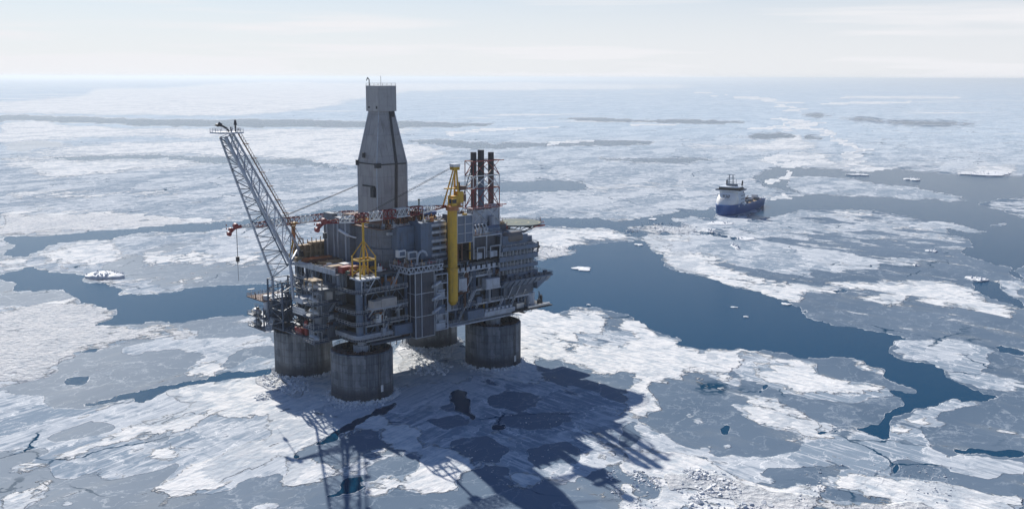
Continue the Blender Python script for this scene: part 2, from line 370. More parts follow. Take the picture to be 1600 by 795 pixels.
    ridge = t.math('MULTIPLY', t.ramp(v2, .020, .004), t.ramp(t.noise(pos, .02, 4, .6, out=0), .5, .7))
    ridge = t.math('MAXIMUM', ridge, t.math('MULTIPLY', t.math('MULTIPLY', t.ramp(v3, .035, .006), .5), t.ramp(n1, .5, .62)))
    # colours
    ns = t.noise(pos, 1.1, 6, .7)
    wq = t.n('ShaderNodeVectorMath', {0: t.mapping(pos, R_(60), (2.2, 1, 1)), 1: t.n('ShaderNodeVectorMath', {0: t.noise(pos, .05, 6, .65, out=1), 'Scale': 22.0}, operation='SCALE')}, operation='ADD')
    cell = t.n('ShaderNodeSeparateColor', {0: t.n('ShaderNodeTexVoronoi', {'Vector': wq, 'Scale': .035}, out=1)})
    cell2 = t.n('ShaderNodeSeparateColor', {0: t.n('ShaderNodeTexVoronoi', {'Vector': wq, 'Scale': .11}, out=1)})
    plate = t.math('ADD', t.math('MULTIPLY', cell, .65), t.math('MULTIPLY', cell2, .35))
    nil = t.mix(t.math('ADD', t.math('MULTIPLY', t.ramp(big, .35, .65), .6), t.math('MULTIPLY', plate, .4)), (.098, .148, .210, 1), (.172, .228, .295, 1))
    nil = t.mix(t.math('MULTIPLY', t.ramp(sA, .50, .62), .5), nil, (.20, .24, .28, 1))
    you = t.mix(t.ramp(t.math('ADD', t.math('ADD', t.math('MULTIPLY', sF, .35), t.math('MULTIPLY', n2, .5)), t.math('MULTIPLY', plate, .32)), .50, .68), (.25, .315, .385, 1), (.53, .57, .61, 1))
    you = t.mix(t.math('MULTIPLY', ridge, .6), you, (.72, .74, .75, 1))
    you = t.mix(t.math('MULTIPLY', far, .6), you, (.50, .61, .70, 1))  # distant young ice paled here, painting part of the haze into its colour
    sno = t.mix(t.ramp(t.math('ADD', t.math('MULTIPLY', sF, .5), t.math('MULTIPLY', n2, .5)), .35, .6), (.46, .52, .57, 1), (.84, .83, .81, 1))
    sno = t.mix(t.math('MULTIPLY', t.ramp(t.math('ADD', plate, ctr(n1, 1.5)), .62, .75), .5), sno, (.36, .42, .48, 1))
    mL2 = t.mapping(pos, R_(60), (13, 1, 1)); mR2 = t.mapping(pos, R_(-48), (10, 1, 1))
    st = t.fmix(side, t.noise(mL2, .55, 5, .68, .25), t.noise(mR2, .5, 5, .68, .25))
    lines = t.n('ShaderNodeTexVoronoi', {'Vector': wq, 'Scale': .035}, feature='DISTANCE_TO_EDGE')
    lines2 = t.n('ShaderNodeTexVoronoi', {'Vector': wq, 'Scale': .11}, feature='DISTANCE_TO_EDGE')
    ln = t.math('MULTIPLY', t.math('MAXIMUM', t.ramp(lines, .016, .004), t.math('MULTIPLY', t.ramp(lines2, .03, .008), .7)), t.ramp(n2, .44, .56))
    near = t.math('SUBTRACT', 1, far)
    nil = t.mix(t.math('MULTIPLY', ln, .5), nil, (.42, .47, .52, 1))
    you = t.mix(t.math('MULTIPLY', t.math('MULTIPLY', t.ramp(st, .52, .62), .6), near), you, (.24, .29, .35, 1))
    you = t.mix(t.math('MULTIPLY', t.math('MULTIPLY', t.ramp(st, .47, .38), .7), near), you, (.68, .70, .72, 1))
    you = t.mix(t.math('MULTIPLY', ln, .8), you, (.84, .85, .85, 1))
    sno = t.mix(t.math('MULTIPLY', t.math('MULTIPLY', t.ramp(st, .53, .66), .55), near), sno, (.40, .45, .50, 1))
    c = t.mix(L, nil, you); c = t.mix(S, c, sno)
    c = t.mix(t.math('MULTIPLY', t.math('MULTIPLY', ridge, .7), t.math('SUBTRACT', 1, L)), c, (.42, .48, .54, 1))
    c = t.mix(t.math('MULTIPLY', edge, .8), c, (.80, .81, .81, 1))
    # rubble blocks
    v4 = t.n('ShaderNodeTexVoronoi', {'Vector': pos, 'Scale': .45}, feature='F1', out=0)
    v4c = t.n('ShaderNodeTexVoronoi', {'Vector': pos, 'Scale': .45}, feature='F1', out=1)
    Bm = t.math('MULTIPLY', t.ramp(t.math('ADD', aB, ctr(n1, .8)), .4, .6), S)
    rub = t.mix(t.ramp(t.noise(pos, .35, 7, .75), .36, .52), (.34, .40, .47, 1), (.90, .90, .90, 1))
    c = t.mix(t.math('MULTIPLY', Bm, .5), c, rub)
    cI = t.math('MULTIPLY', I, t.math('SUBTRACT', 1, t.math('MULTIPLY', crack, t.math('SUBTRACT', 1, t.math('MULTIPLY', S, .8)))))
    c = t.mix(cI, (.002, .046, .098, 1), c)
    rough = t.fmix(I, .12, t.fmix(t.math('MAXIMUM', L, S), .45, .8))
    # relief
    wav = t.noise(pos, .9, 5, .7)
    h_i = t.math('ADD', t.math('MULTIPLY', sF, t.fmix(S, .05, .35)), t.math('MULTIPLY', ridge, t.fmix(L, .02, .08)))
    h_i = t.math('ADD', h_i, t.math('MULTIPLY', t.math('ADD', t.noise(pos, .5, 6, .75), t.math('MULTIPLY', v4, .5)), t.fmix(Bm, t.fmix(S, .02, .3), 1.6)))
    h_i = t.math('ADD', h_i, t.math('MULTIPLY', t.math('ADD', L, t.math('MULTIPLY', S, 1.6)), .22))
    h = t.fmix(I, t.math('MULTIPLY', wav, t.fmix(far, .08, .22)), t.math('ADD', h_i, .06))
    bump = t.n('ShaderNodeBump', {'Strength': 1.0, 'Distance': 1.0, 'Height': h})
    t.bsdf(Base_Color=c, Roughness=rough, Specular_IOR_Level=t.fmix(I, .15, t.fmix(t.math('MAXIMUM', L, S), .03, 0)), IOR=t.fmix(I, t.math('SUBTRACT', 1.30, t.math('MULTIPLY', calm, -.20)) if 0 else t.fmix(far, 1.27, 1.12), 1.25), Normal=bump)
    return t.m
sea = build_sea(); sea.data.materials.append(sea_material())
def haze(density):
    t = NT('haze_air')
    v = t.t.nodes.new('ShaderNodeVolumePrincipled')
    v.inputs['Color'].default_value = (.80, .87, .93, 1); v.inputs['Density'].default_value = density
    v.inputs['Anisotropy'].default_value = 0.3
    t.t.links.new(v.outputs[0], t.out.inputs['Volume'])
    me = bpy.data.meshes.new('haze'); bm = bmesh.new(); bmesh.ops.create_cube(bm, size=1)
    s = 2*CAMH/math.tan(dep[0])+2000
    for q in bm.verts: q.co = Vector((q.co.x*s, q.co.y*s, -1 if q.co.z < 0 else 124))
    bm.to_mesh(me); bm.free(); me.materials.append(t.m)
    o = bpy.data.objects.new('haze', me); COL.objects.link(o); o['kind'] = 'stuff'
haze(1/17000)
# ------------------------------------------------------------------ platform frame: u along the long side, v to the far left side, z up
PA = 0.736457; PC = (-43.816, 386.316)
UU = (math.cos(PA), math.sin(PA)); VV = (-UU[1], UU[0])
def W(u, v, z): return Vector((PC[0]+UU[0]*u+VV[0]*v, PC[1]+UU[1]*u+VV[1]*v, z))
# ------------------------------------------------------------------ materials of built things
def paint(name, col, rough=.55, metal=0., dirt=.35, scale=.35, dcol=(.05, .04, .035), rib=None, panel=None, streak=0.):
    t = NT(name); tc = t.n('ShaderNodeTexCoord', out=3)
    n = t.noise(tc, scale, 6, .65); c = t.mix(t.math('MULTIPLY', t.ramp(n, .42, .75), dirt), (*col, 1), (*dcol, 1))
    hgt = None
    if streak:
        m = t.mapping(tc, 0, (1, 1, 9)); s = t.noise(m, 1.1, 5, .6)
        c = t.mix(t.math('MULTIPLY', t.ramp(s, .48, .72), streak), c, (.06, .04, .03, 1))
    if panel:
        br = t.t.nodes.new('ShaderNodeTexBrick'); br.offset = 0; br.inputs['Scale'].default_value = 1
        sx = t.t.nodes.new('ShaderNodeSeparateXYZ'); t.t.links.new(tc, sx.inputs[0])
        cm = t.t.nodes.new('ShaderNodeCombineXYZ'); t.t.links.new(t.math('ADD', sx.outputs[0], sx.outputs[1]), cm.inputs[0]); t.t.links.new(sx.outputs[2], cm.inputs[1])
        t.t.links.new(cm.outputs[0], br.inputs['Vector'])
        br.inputs['Brick Width'].default_value = panel[0]; br.inputs['Row Height'].default_value = panel[1]; br.inputs['Mortar Size'].default_value = .06
        br.inputs['Color1'].default_value = (1, 1, 1, 1); br.inputs['Color2'].default_value = (.78, .80, .84, 1); br.inputs['Mortar'].default_value = (.5, .5, .5, 1)
        mx = t.t.nodes.new('ShaderNodeMix'); mx.data_type = 'RGBA'; mx.blend_type = 'MULTIPLY'; mx.inputs[0].default_value = .8
        t.set(mx.inputs[6], c); t.set(mx.inputs[7], br.outputs[0]); c = mx.outputs[2]
    k = {}
    if rib:
        sx = t.t.nodes.new('ShaderNodeSeparateXYZ'); t.t.links.new(tc, sx.inputs[0])
        wv = t.math('SINE', t.math('MULTIPLY', t.math('ADD', sx.outputs[0], sx.outputs[1]), 6.283/rib))
        k['Normal'] = t.n('ShaderNodeBump', {'Strength': .6, 'Distance': .08, 'Height': wv})
    t.bsdf(Base_Color=c, Roughness=rough, Metallic=metal, **k); return t.m
M = {
 'steel': paint('grey_painted_steel', (.05, .08, .125), .5, streak=.35),
 'pale': paint('pale_grey_steel', (.42, .465, .52), .5, streak=.35, dirt=.35),
 'mid': paint('blue_grey_steel', (.098, .148, .222), .5, streak=.3),
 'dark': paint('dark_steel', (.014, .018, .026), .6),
 'deck': paint('deck_plate', (.07, .075, .085), .7, dirt=.6, scale=.8),
 'clad': paint('ribbed_grey_cladding', (.17, .20, .24), .5, rib=.9, panel=(4, 6), streak=.3, dirt=.3),
 'tower': paint('tower_cladding', (.31, .31, .315), .45, rib=.6, panel=(3.3, 7.5), streak=.35, dirt=.3, scale=.2),
 'dclad': paint('dark_blue_cladding', (.045, .058, .085), .5, rib=.7, panel=(3, 3.2)),
 'railing': paint('galvanised_rail', (.46, .49, .52), .5),
 'white': paint('white_paint', (.72, .73, .72), .45, dirt=.25, streak=.2),
 'yellow': paint('yellow_paint', (.62, .36, .015), .45, dirt=.3, streak=.25),
 'red': paint('red_paint', (.24, .02, .02), .5, dirt=.3),
 'orange': paint('orange_brown_paint', (.42, .16, .05), .6, dirt=.4),
 'tan': paint('tan_timber', (.40, .29, .17), .8, dirt=.4, scale=1),
 'rust': paint('rusty_steel', (.14, .07, .045), .8, dirt=.5),
 'blue': paint('blue_paint', (.03, .09, .30), .5),
 'green': paint('green_deck_paint', (.06, .095, .075), .7, dirt=.5),
 'black': paint('sooty_black_steel', (.018, .02, .026), .5, dirt=.2),
 'chrome': paint('bright_grey_cowling', (.62, .60, .56), .35, metal=.3, dirt=.2),
}
def concrete():
    t = NT('stained_concrete'); tc = t.n('ShaderNodeTexCoord', out=3)
    sx = t.t.nodes.new('ShaderNodeSeparateXYZ'); t.t.links.new(tc, sx.inputs[0])
    z = sx.outputs[2]
    m = t.mapping(tc, 0, (1, 1, 14)); s = t.noise(m, .9, 6, .65)
    c = t.mix(t.ramp(s, .38, .62), (.20, .235, .275, 1), (.055, .078, .108, 1))
    an = t.math('ARCTAN2', sx.outputs[1], sx.outputs[0])
    line = lambda x, per, w: t.ramp(t.math('PINGPONG', x, per), w, 0)
    g = t.math('MAXIMUM', line(t.math('MULTIPLY', an, 11), 1.1, .17), line(z, 1.35, .2))
    c = t.mix(t.math('MULTIPLY', g, .75), c, (.04, .045, .05, 1))
    pn = t.n('ShaderNodeTexVoronoi', {'Vector': t.mapping(tc, 0, (2.2, 2.2, 3.4)), 'Scale': 1.0}, distance='CHEBYCHEV', out=1)
    c = t.mix(.45, c, t.mix(t.n('ShaderNodeSeparateColor', {0: pn}), (.04, .05, .06, 1), (.26, .27, .28, 1)))
    wet = t.ramp(t.math('ADD', z, t.math('MULTIPLY', t.noise(tc, .35, 5), 4)), 8.5, 4.2)
    c = t.mix(t.math('MULTIPLY', wet, .85), c, (.035, .042, .055, 1))
    fr = t.math('MULTIPLY', t.ramp(t.noise(tc, .8, 7, .7), .54, .66), t.ramp(t.math('ADD', z, t.math('MULTIPLY', s, 2)), 2.6, 1.2))
    c = t.mix(fr, c, (.7, .73, .76, 1))
    t.bsdf(Base_Color=c, Roughness=.8, Normal=t.n('ShaderNodeBump', {'Strength': .5, 'Distance': .1, 'Height': t.math('SUBTRACT', s, g)})); return t.m
M['concrete'] = concrete()
# ------------------------------------------------------------------ mesh builder (u, v, z coordinates)
class MB:
    def __init__(s): s.v = []; s.f = []; s.mi = []; s.c = 0
    def add(s, vs, fs):
        n = len(s.v); s.v += [Vector(p) for p in vs]; s.f += [tuple(n+i for i in f) for f in fs]; s.mi += [s.c]*len(fs)
    def box(s, u0, u1, v0, v1, z0, z1):
        u0, u1 = sorted((u0, u1)); v0, v1 = sorted((v0, v1)); z0, z1 = sorted((z0, z1))
        s.add([(u0, v0, z0), (u1, v0, z0), (u1, v1, z0), (u0, v1, z0), (u0, v0, z1), (u1, v0, z1), (u1, v1, z1), (u0, v1, z1)],
              [(0, 3, 2, 1), (4, 5, 6, 7), (0, 1, 5, 4), (1, 2, 6, 5), (2, 3, 7, 6), (3, 0, 4, 7)]); return s
    def tube(s, p, q, r, n=6, r2=None, cap=True):
        p = Vector(p); q = Vector(q); d = q-p
        if d.length < 1e-6: return s
        r2 = r if r2 is None else r2
        d.normalize(); a = d.orthogonal().normalized(); b = d.cross(a)
        if n == 4 and abs(d.z) < .9:
            a = d.cross(Vector((0, 0, 1))).normalized(); b = d.cross(a)
        off = math.pi/n if n == 4 else 0; k = math.sqrt(2) if n == 4 else 1
        vs = [c+(a*math.cos(2*math.pi*i/n+off)+b*math.sin(2*math.pi*i/n+off))*rr*k for c, rr in ((p, r), (q, r2)) for i in range(n)]
        fs = [(i, (i+1) % n, n+(i+1) % n, n+i) for i in range(n)]
        if cap: fs += [tuple(range(n-1, -1, -1)), tuple(range(n, 2*n))]
        s.add(vs, fs); return s
    def path(s, pts, r, n=6):
        for a, b in zip(pts, pts[1:]): s.tube(a, b, r, n)
        return s
    def frustum(s, c0, w0, z0, c1, w1, z1):
        vs = [(c[0]+a*w[0]/2, c[1]+b*w[1]/2, z) for c, w, z in ((c0, w0, z0), (c1, w1, z1)) for a, b in ((-1, -1), (1, -1), (1, 1), (-1, 1))]
        s.add(vs, [(0, 3, 2, 1), (4, 5, 6, 7), (0, 1, 5, 4), (1, 2, 6, 5), (2, 3, 7, 6), (3, 0, 4, 7)]); return s
    def prism(s, pts, z0, z1):
        n = len(pts); s.add([(*p, z0) for p in pts]+[(*p, z1) for p in pts],
            [tuple(range(n-1, -1, -1)), tuple(range(n, 2*n))]+[(i, (i+1) % n, n+(i+1) % n, n+i) for i in range(n)]); return s
    def capsule(s, p, q, r, n=12):
        p = Vector(p); q = Vector(q); d = (q-p).normalized(); e = r*.5
        s.tube(p, q, r, n, cap=False); s.tube(p-d*e, p, r*.55, n, r); s.tube(q, q+d*e, r, n, r*.55); return s
    def build(s, name, mats, parent, org=None, smooth=False):
        me = bpy.data.meshes.new(name)
        o0 = Vector(org) if org is not None else parent['_o'] if '_o' in parent else (0, 0, 0)
        o0 = Vector(o0)
        me.from_pydata([tuple(p-o0) for p in s.v], [], s.f)
        if not isinstance(mats, (list, tuple)): mats = [mats]
        for m in mats: me.materials.append(M[m] if isinstance(m, str) else m)
        if len(mats) > 1: me.polygons.foreach_set('material_index', s.mi)
        me.update()
        bm = bmesh.new(); bm.from_mesh(me); bmesh.ops.recalc_face_normals(bm, faces=bm.faces); bm.to_mesh(me); bm.free()
        if smooth:
            me.polygons.foreach_set('use_smooth', [True]*len(me.polygons)); me.set_sharp_from_angle(angle=R_(38))
        o = bpy.data.objects.new(name, me); COL.objects.link(o); o.parent = parent; ORG[o.name] = o0
        return o
ORG = {}
def thing(name, label, cat, org, group=None, rz=None, world=None):
    o = bpy.data.objects.new(name, None); COL.objects.link(o); o.empty_display_size = 2
    if world is None: o.location = W(*org); o.rotation_euler = (0, 0, PA)
    else: o.location = world; o.rotation_euler = (0, 0, rz or 0)
    o['label'] = label; o['category'] = cat
    if group: o['group'] = group
    ORG[o.name] = Vector(org); return o
def bd(mb, name, mats, parent, smooth=False): return mb.build(name, mats, parent, ORG[parent.name], smooth)
def rail(mb, pts, h=1.1, step=1.6, r=.045):
    for a, b in zip(pts, pts[1:]):
        a = Vector(a); b = Vector(b); n = max(1, int((b-a).length/step))
        for k in range(n+1):
            p = a.lerp(b, k/n); mb.tube(p, p+Vector((0, 0, h)), r, 4)
        for hh in (h, h*.5): mb.tube(a+Vector((0, 0, hh)), b+Vector((0, 0, hh)), r, 4)
    return mb
def lattice(mb, A, B, n, r, rb, sides=None):
    """truss between two end frames A and B (lists of corner points)"""
    A = [Vector(a) for a in A]; B = [Vector(b) for b in B]; k = len(A)
    for a, b in zip(A, B): mb.tube(a, b, r, 6)
    for i in range(n+1):
        F = [a.lerp(b, i/n) for a, b in zip(A, B)]
        for j in range(k): mb.tube(F[j], F[(j+1) % k], rb, 4)
        if i < n:
            G = [a.lerp(b, (i+1)/n) for a, b in zip(A, B)]
            for j in range(k):
                p, q = (F[j], G[(j+1) % k]) if i % 2 else (F[(j+1) % k], G[j])
                mb.tube(p, q, rb, 4)
    return mb
# ------------------------------------------------------------------ the platform
plat = thing('oil_platform', 'huge grey multi-deck offshore platform standing on four round concrete legs in the ice', 'oil platform', (0, 0, 0))
LEGS = [(-31, -20), (-31, 20), (31, -20), (31, 20)]
for i, (u, v) in enumerate(LEGS):
    mb = MB(); n = 72; R = 11.0; zt = 16.6
    rings = [(R, -12), (R, zt), (R-.35, zt+.3), (R-1.0, zt+.3), (R-1.0, zt-1.2), (0.01, zt-1.2)]
    vs = [(r*math.cos(2*math.pi*k/n), r*math.sin(2*math.pi*k/n), z) for r, z in rings for k in range(n)]
    fs = [(a*n+k, a*n+(k+1) % n, (a+1)*n+(k+1) % n, (a+1)*n+k) for a in range(len(rings)-1) for k in range(n)]
    mb.add(vs, fs)
    leg = mb.build('leg', 'concrete', plat, (0, 0, 0), True); leg.location = (u, v, 0); ORG[leg.name] = Vector((u, v, 0))
    c = MB(); c.tube((u, v, 14), (u, v, 16.7), 2.9, 20, 2.5); c.tube((u, v, 16.7), (u, v, 18.2), 2.7, 20); c.tube((u, v, 18.2), (u, v, 21), 2.0, 20)
    for k in range(10):
        a = k*.628; c.tube((u+2.75*math.cos(a), v+2.75*math.sin(a), 15), (u+2.75*math.cos(a), v+2.75*math.sin(a), 18.2), .18, 4)
    bd(c, 'bearing_column', 'pale', leg, True)
    g = MB(); pr = [(u+10.4*math.cos(k*math.pi/12), v+10.4*math.sin(k*math.pi/12), zt+.3) for k in range(25)]
    rail(g, pr, 1.1, 2.7, .04); bd(g, 'handrail', 'rust', leg)
    g = MB(); rr = random.Random(i)
    for k in range(26):
        a = rr.uniform(0, 6.28); q = rr.uniform(3.8, 9); x, y, sz = u+q*math.cos(a), v+q*math.sin(a), rr.uniform(.5, 1.6)
        g.box(x-sz, x+sz, y-.5*sz, y+.5*sz, 15.4, 15.6+sz*.8); g.tube((x, y, 15.4), (x, y, 15.6+sz*1.3), .2, 6)
    bd(g, 'fender_gear', 'dark' if i != 1 else 'tan', leg)
    g = MB()   # ladder and small marks down the shaft
    a = -1.2 if i == 0 else -1.05
    ca, sa = math.cos(a-PA+.35), math.sin(a-PA+.35)
    for d in (-.35, .35): g.tube((u+11.15*ca-sa*d, v+11.15*sa+ca*d, 0), (u+11.15*ca-sa*d, v+11.15*sa+ca*d, 17), .06, 4)
    bd(g, 'ladder', 'dark', leg)
for (u, v, a, zz) in ((-31, -20, -1.0, 4.4), (31, -20, -.9, 3.4)):
    g = MB(); ca, sa = math.cos(a-.5), math.sin(a-.5); cx, cy = u+11.06*ca, v+11.06*sa
    g.add([(cx-sa*s*.55, cy+ca*s*.55, z) for s, z in ((-1, zz-1.2), (1, zz-1.2), (1, zz+1.2), (-1, zz+1.2))]+[(cx-sa*s*.55+ca*.1, cy+ca*s*.55+sa*.1, z) for s, z in ((-1, zz-1.2), (1, zz-1.2), (1, zz+1.2), (-1, zz+1.2))],
          [(0, 1, 2, 3), (4, 5, 6, 7), (0, 1, 5, 4), (1, 2, 6, 5), (2, 3, 7, 6), (3, 0, 4, 7)])
    bd(g, 'draught_board', 'white', plat)
rng = random.Random(7)
# inner dark steel that fills the depth of the topside
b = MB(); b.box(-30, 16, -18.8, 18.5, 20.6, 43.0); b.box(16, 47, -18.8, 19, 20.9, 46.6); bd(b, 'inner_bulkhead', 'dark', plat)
ZL = [20.0, 25.6, 31.4, 37.4, 43.3]; ZR = [20.4, 26.0, 31.6, 37.0, 42.2, 47.0]
for z in ZL:
    b = MB(); b.prism([(-34, -19.5), (-31.5, -23), (16.5, -23), (16.5, 22.5), (-34, 22.5)], z-.45, z+.003*ZL.index(z)); bd(b, 'deck', 'deck', plat)
for z in ZR:
    b = MB(); b.box(16.9, 50, -22.6, 22.5, z-.45, z); bd(b, 'deck', 'deck', plat)
# mapping of a face: s along it, d inwards, z up
def front(s, d, z): return (s, -23+d, z)
def left(s, d, z): return (-34+d, -s, z)      # s grows towards the near corner
def end(s, d, z): return (50-d, s, z)
class FM(MB):
    def __init__(s, fn): MB.__init__(s); s.fn = fn
    def b(s, s0, s1, d0, d1, z0, z1): p = s.fn(s0, d0, z0); q = s.fn(s1, d1, z1); s.box(p[0], q[0], p[1], q[1], z0, z1); return s
    def t(s, p, q, r, n=6, r2=None): s.tube(s.fn(*p), s.fn(*q), r, n, r2); return s
    def cap(s, p, q, r): s.capsule(s.fn(*p), s.fn(*q), r, 10); return s
TINT = ['steel']*5+['mid']*6+['pale']*5+['dark']*3+['clad', 'dclad', 'rust', 'green', 'tan', 'white', 'blue', 'orange']
NEQ = [0]
def equipment(fn, s0, s1, d, z0, z1, rg):
    k = rg.choice(['box', 'box', 'tank', 'vessels', 'pipes', 'louvre', 'skid', 'duct', 'rack', 'pipes']); L = s1-s0; H = z1-z0; m = FM(fn); mat = rg.choice(TINT)
    if k == 'box':
        h = H*rg.uniform(.5, .95); m.b(s0, s1, d, d+2.6, z0, z0+h)
        for j in range(int(L/.8)): m.b(s0+.3+j*.8, s0+.42+j*.8, d-.1, d, z0+.15, z0+h-.15)
        m.b(s0+.4, s0+1.1, d+.4, d+1.2, z0+h, z0+h+.5)
        nm = 'equipment_cabin'
    elif k == 'tank':
        r = min(1.3, H*.3); m.cap((s0+r, d+r, z0+r+.4), (s1-r, d+r, z0+r+.4), r)
        for q in (.25, .75): m.b(s0+L*q-.2, s0+L*q+.2, d+.2, d+2*r-.2, z0, z0+r)
        m.t((s0+L*.5, d+r, z0+2*r), (s0+L*.5, d+r, z1), .15); nm = 'storage_tank'; mat = rg.choice(['pale', 'mid', 'steel', 'white'])
    elif k == 'vessels':
        n = max(1, int(L/1.7))
        for j in range(n):
            c = s0+.85+j*1.7; m.t((c, d+.9, z0+.3), (c, d+.9, z0+H*.75), .6, 10); m.t((c, d+.9, z0+H*.75), (c, d+.9, z0+H*.85), .6, 10, .2)
        nm = 'pressure_vessel'; mat = rg.choice(['pale', 'mid', 'pale'])
    elif k == 'pipes':
        for j in range(rg.randint(3, 7)):
            zz = z0+rg.uniform(.3, H-.3); dd = d+rg.uniform(0, 1.6); x = rg.uniform(s0, s1); r = rg.choice([.09, .13, .2])
            m.t((s0, dd, zz), (x, dd, zz), r); m.t((x, dd, zz), (x, dd, rg.choice([z0, z1-.3])), r)
        nm = 'pipework'; mat = rg.choice(['pale', 'mid', 'steel', 'white', 'rust', 'yellow'])
    elif k == 'louvre':
        h = H*.75
        for j in range(int(h/.5)): m.b(s0, s1, d, d+.35, z0+.3+j*.5, z0+.58+j*.5)
        m.b(s0, s0+.2, d-.05, d+.5, z0, z0+h+.3); m.b(s1-.2, s1, d-.05, d+.5, z0, z0+h+.3); m.b(s0+.2, s1-.2, d+.5, d+.6, z0, z0+h); nm = 'louvre_panel'; mat = rg.choice(['pale', 'mid', 'steel'])
    elif k == 'skid':
        m.b(s0, s1, d, d+2, z0, z0+.35)
        for j in range(max(2, int(L/1.1))):
            c = s0+.5+j*1.1
            if c+.5 > s1: break
            hh = rg.uniform(.7, H*.6); m.b(c-.35, c+.35, d+.2, d+rg.uniform(.9, 1.8), z0+.35, z0+hh); m.t((c, d+.5, z0+hh), (c, d+.5, z0+hh+.7), .12)
        nm = 'pump_skid'
    elif k == 'duct':
        zz = z0+H*rg.uniform(.45, .8); m.b(s0, s1, d+.3, d+1.3, zz-.5, zz+.4); c = rg.uniform(s0+.6, s1-.6); m.b(c-.5, c+.5, d+.25, d+1.4, z0, zz); nm = 'air_duct'; mat = rg.choice(['pale', 'mid', 'chrome'])
    else:
        for j in range(3):
            zz = z0+.3+j*H*.28; m.b(s0, s1, d, d+1.6, zz, zz+.12)
            c = s0+.2
            while c < s1-.6:
                w_ = rg.uniform(.3, 1.0); m.b(c, c+w_, d+.1, d+1.4, zz+.12, zz+rg.uniform(.4, 1.1)); c += w_+.25
        for c in (s0, s1-.12): m.b(c, c+.12, d-.02, d+.1, z0, z0+H*.9)
        nm = 'equipment_rack'
    NEQ[0] += 1
    return bd(m, nm, mat, plat, k in ('tank', 'vessels'))
def facade(fn, s0, s1, zs, rg, skip=(), dens=1.0, colstep=7.6, railing=True):
    n = max(1, round((s1-s0)/colstep))
    for j in range(n+1):
        s = s0+(s1-s0)*j/n; s = min(max(s, s0+.4), s1-.4); c = FM(fn); c.b(s-.36, s+.36, .35, 1.05, zs[0], zs[-1]-.46); bd(c, 'column', 'mid', plat)
    for a, bb in zip(zs, zs[1:]):
        g = FM(fn); g.b(s0, s1, -.12, .02, a-.62, a+.05); g.b(s0, s1, .9, 1.2, a-1.0, a-.46)
        bd(g, 'edge_girder', 'pale', plat)
        if railing:
            h = FM(fn); k = int((s1-s0)/1.9)
            for j in range(k+1): x = s0+(s1-s0)*j/k; h.t((x, .1, a), (x, .1, a+1.1), .045, 4)
            for hh in (.4, .75, 1.1): h.t((s0, .1, a+hh), (s1, .1, a+hh), .045, 4)
            bd(h, 'handrail', 'railing', plat)
        p = FM(fn)        # pipe and cable runs under the deck above
        for j in range(4):
            zz = bb-.75-rg.uniform(0, .9); dd = rg.uniform(.9, 3.2); x0 = rg.uniform(s0, s0+(s1-s0)*.4); x1 = rg.uniform(s0+(s1-s0)*.6, s1)
            p.t((x0, dd, zz), (x1, dd, zz), rg.choice([.1, .16, .22]), 6)
            p.t((x1, dd, zz), (x1, dd, a), .1, 6)
        bd(p, 'pipework', rg.choice(['pale', 'mid', 'steel']), plat)
        br = FM(fn)
        for j in range(n):
            if rg.random() < .45:
                x0 = s0+(s1-s0)*j/n; x1 = s0+(s1-s0)*(j+1)/n
                br.t((x0+.4, .7, a), ((x0+x1)/2, .7, bb-.5), .16, 6); br.t((x1-.4, .7, a), ((x0+x1)/2, .7, bb-.5), .16, 6)
        if br.v: bd(br, 'diagonal_brace', 'mid', plat)
        s = s0+.8
        while s < s1-2:
            w_ = rg.uniform(2.0, 5.5); w_ = min(w_, s1-s-.3)
            if rg.random() < dens*.9 and not any(q[0] < s+w_ and q[1] > s and q[2] <= a < q[3] for q in skip) and NEQ[0] < 240:
                equipment(fn, s, s+w_, rg.uniform(1.1, 1.9), a+.01, bb-.5, rg)
            s += w_+rg.uniform(.3, 1.0)
facade(front, -31, -12.5, ZL, random.Random(1), skip=[(-31, -23, 30, 36)])
facade(front, -2.8, 16.3, ZL, random.Random(2), skip=[(3.6, 9, 25, 50)])
facade(front, 17.2, 34, ZR[:5], random.Random(3))
facade(front, 34.5, 49.8, ZR[:3], random.Random(4))
facade(left, -19, 8.5, ZL, random.Random(5), skip=[(-19, -2, 19.9, 20.1)])
facade(end, -22, 22, ZR, random.Random(6), dens=.5)
# near corner: big round column with curved walkways
c = MB(); c.tube((-32.6, -21.6, 20), (-32.6, -21.6, 42.8), 1.35, 16); bd(c, 'corner_column', 'mid', plat, True)
for z in (20.6, 26.0, 30.2, 37.6):
    arc = [(-33+3.2*math.cos(a), -21.4+3.2*math.sin(a)) for a in [math.pi+k*math.pi/16 for k in range(9)]]
    pts = [(-36.2, -12)]+arc+[(-14, -24.6)]
    m = MB(); inner = [(-14, -22.9), (-33, -22.7), (-34.3, -21), (-34.2, -12)]
    m.prism(pts+inner, z-.25, z); bd(m, 'walkway', 'steel', plat)
    m = MB(); rail(m, [(p[0], p[1], z) for p in pts], 1.2, 1.7, .05); bd(m, 'handrail', 'railing', plat)
# rounded box girder under the near corner
m = MB(); arc = [(-33+2.4*math.cos(a), -21.4+2.4*math.sin(a)) for a in [math.pi+k*math.pi/16 for k in range(9)]]
m.prism([(-35.4, -10)]+arc+[(-14, -23.8), (-14, -22), (-31.5, -21), (-33, -10)], 20.8, 22.3); bd(m, 'box_girder', 'pale', plat)
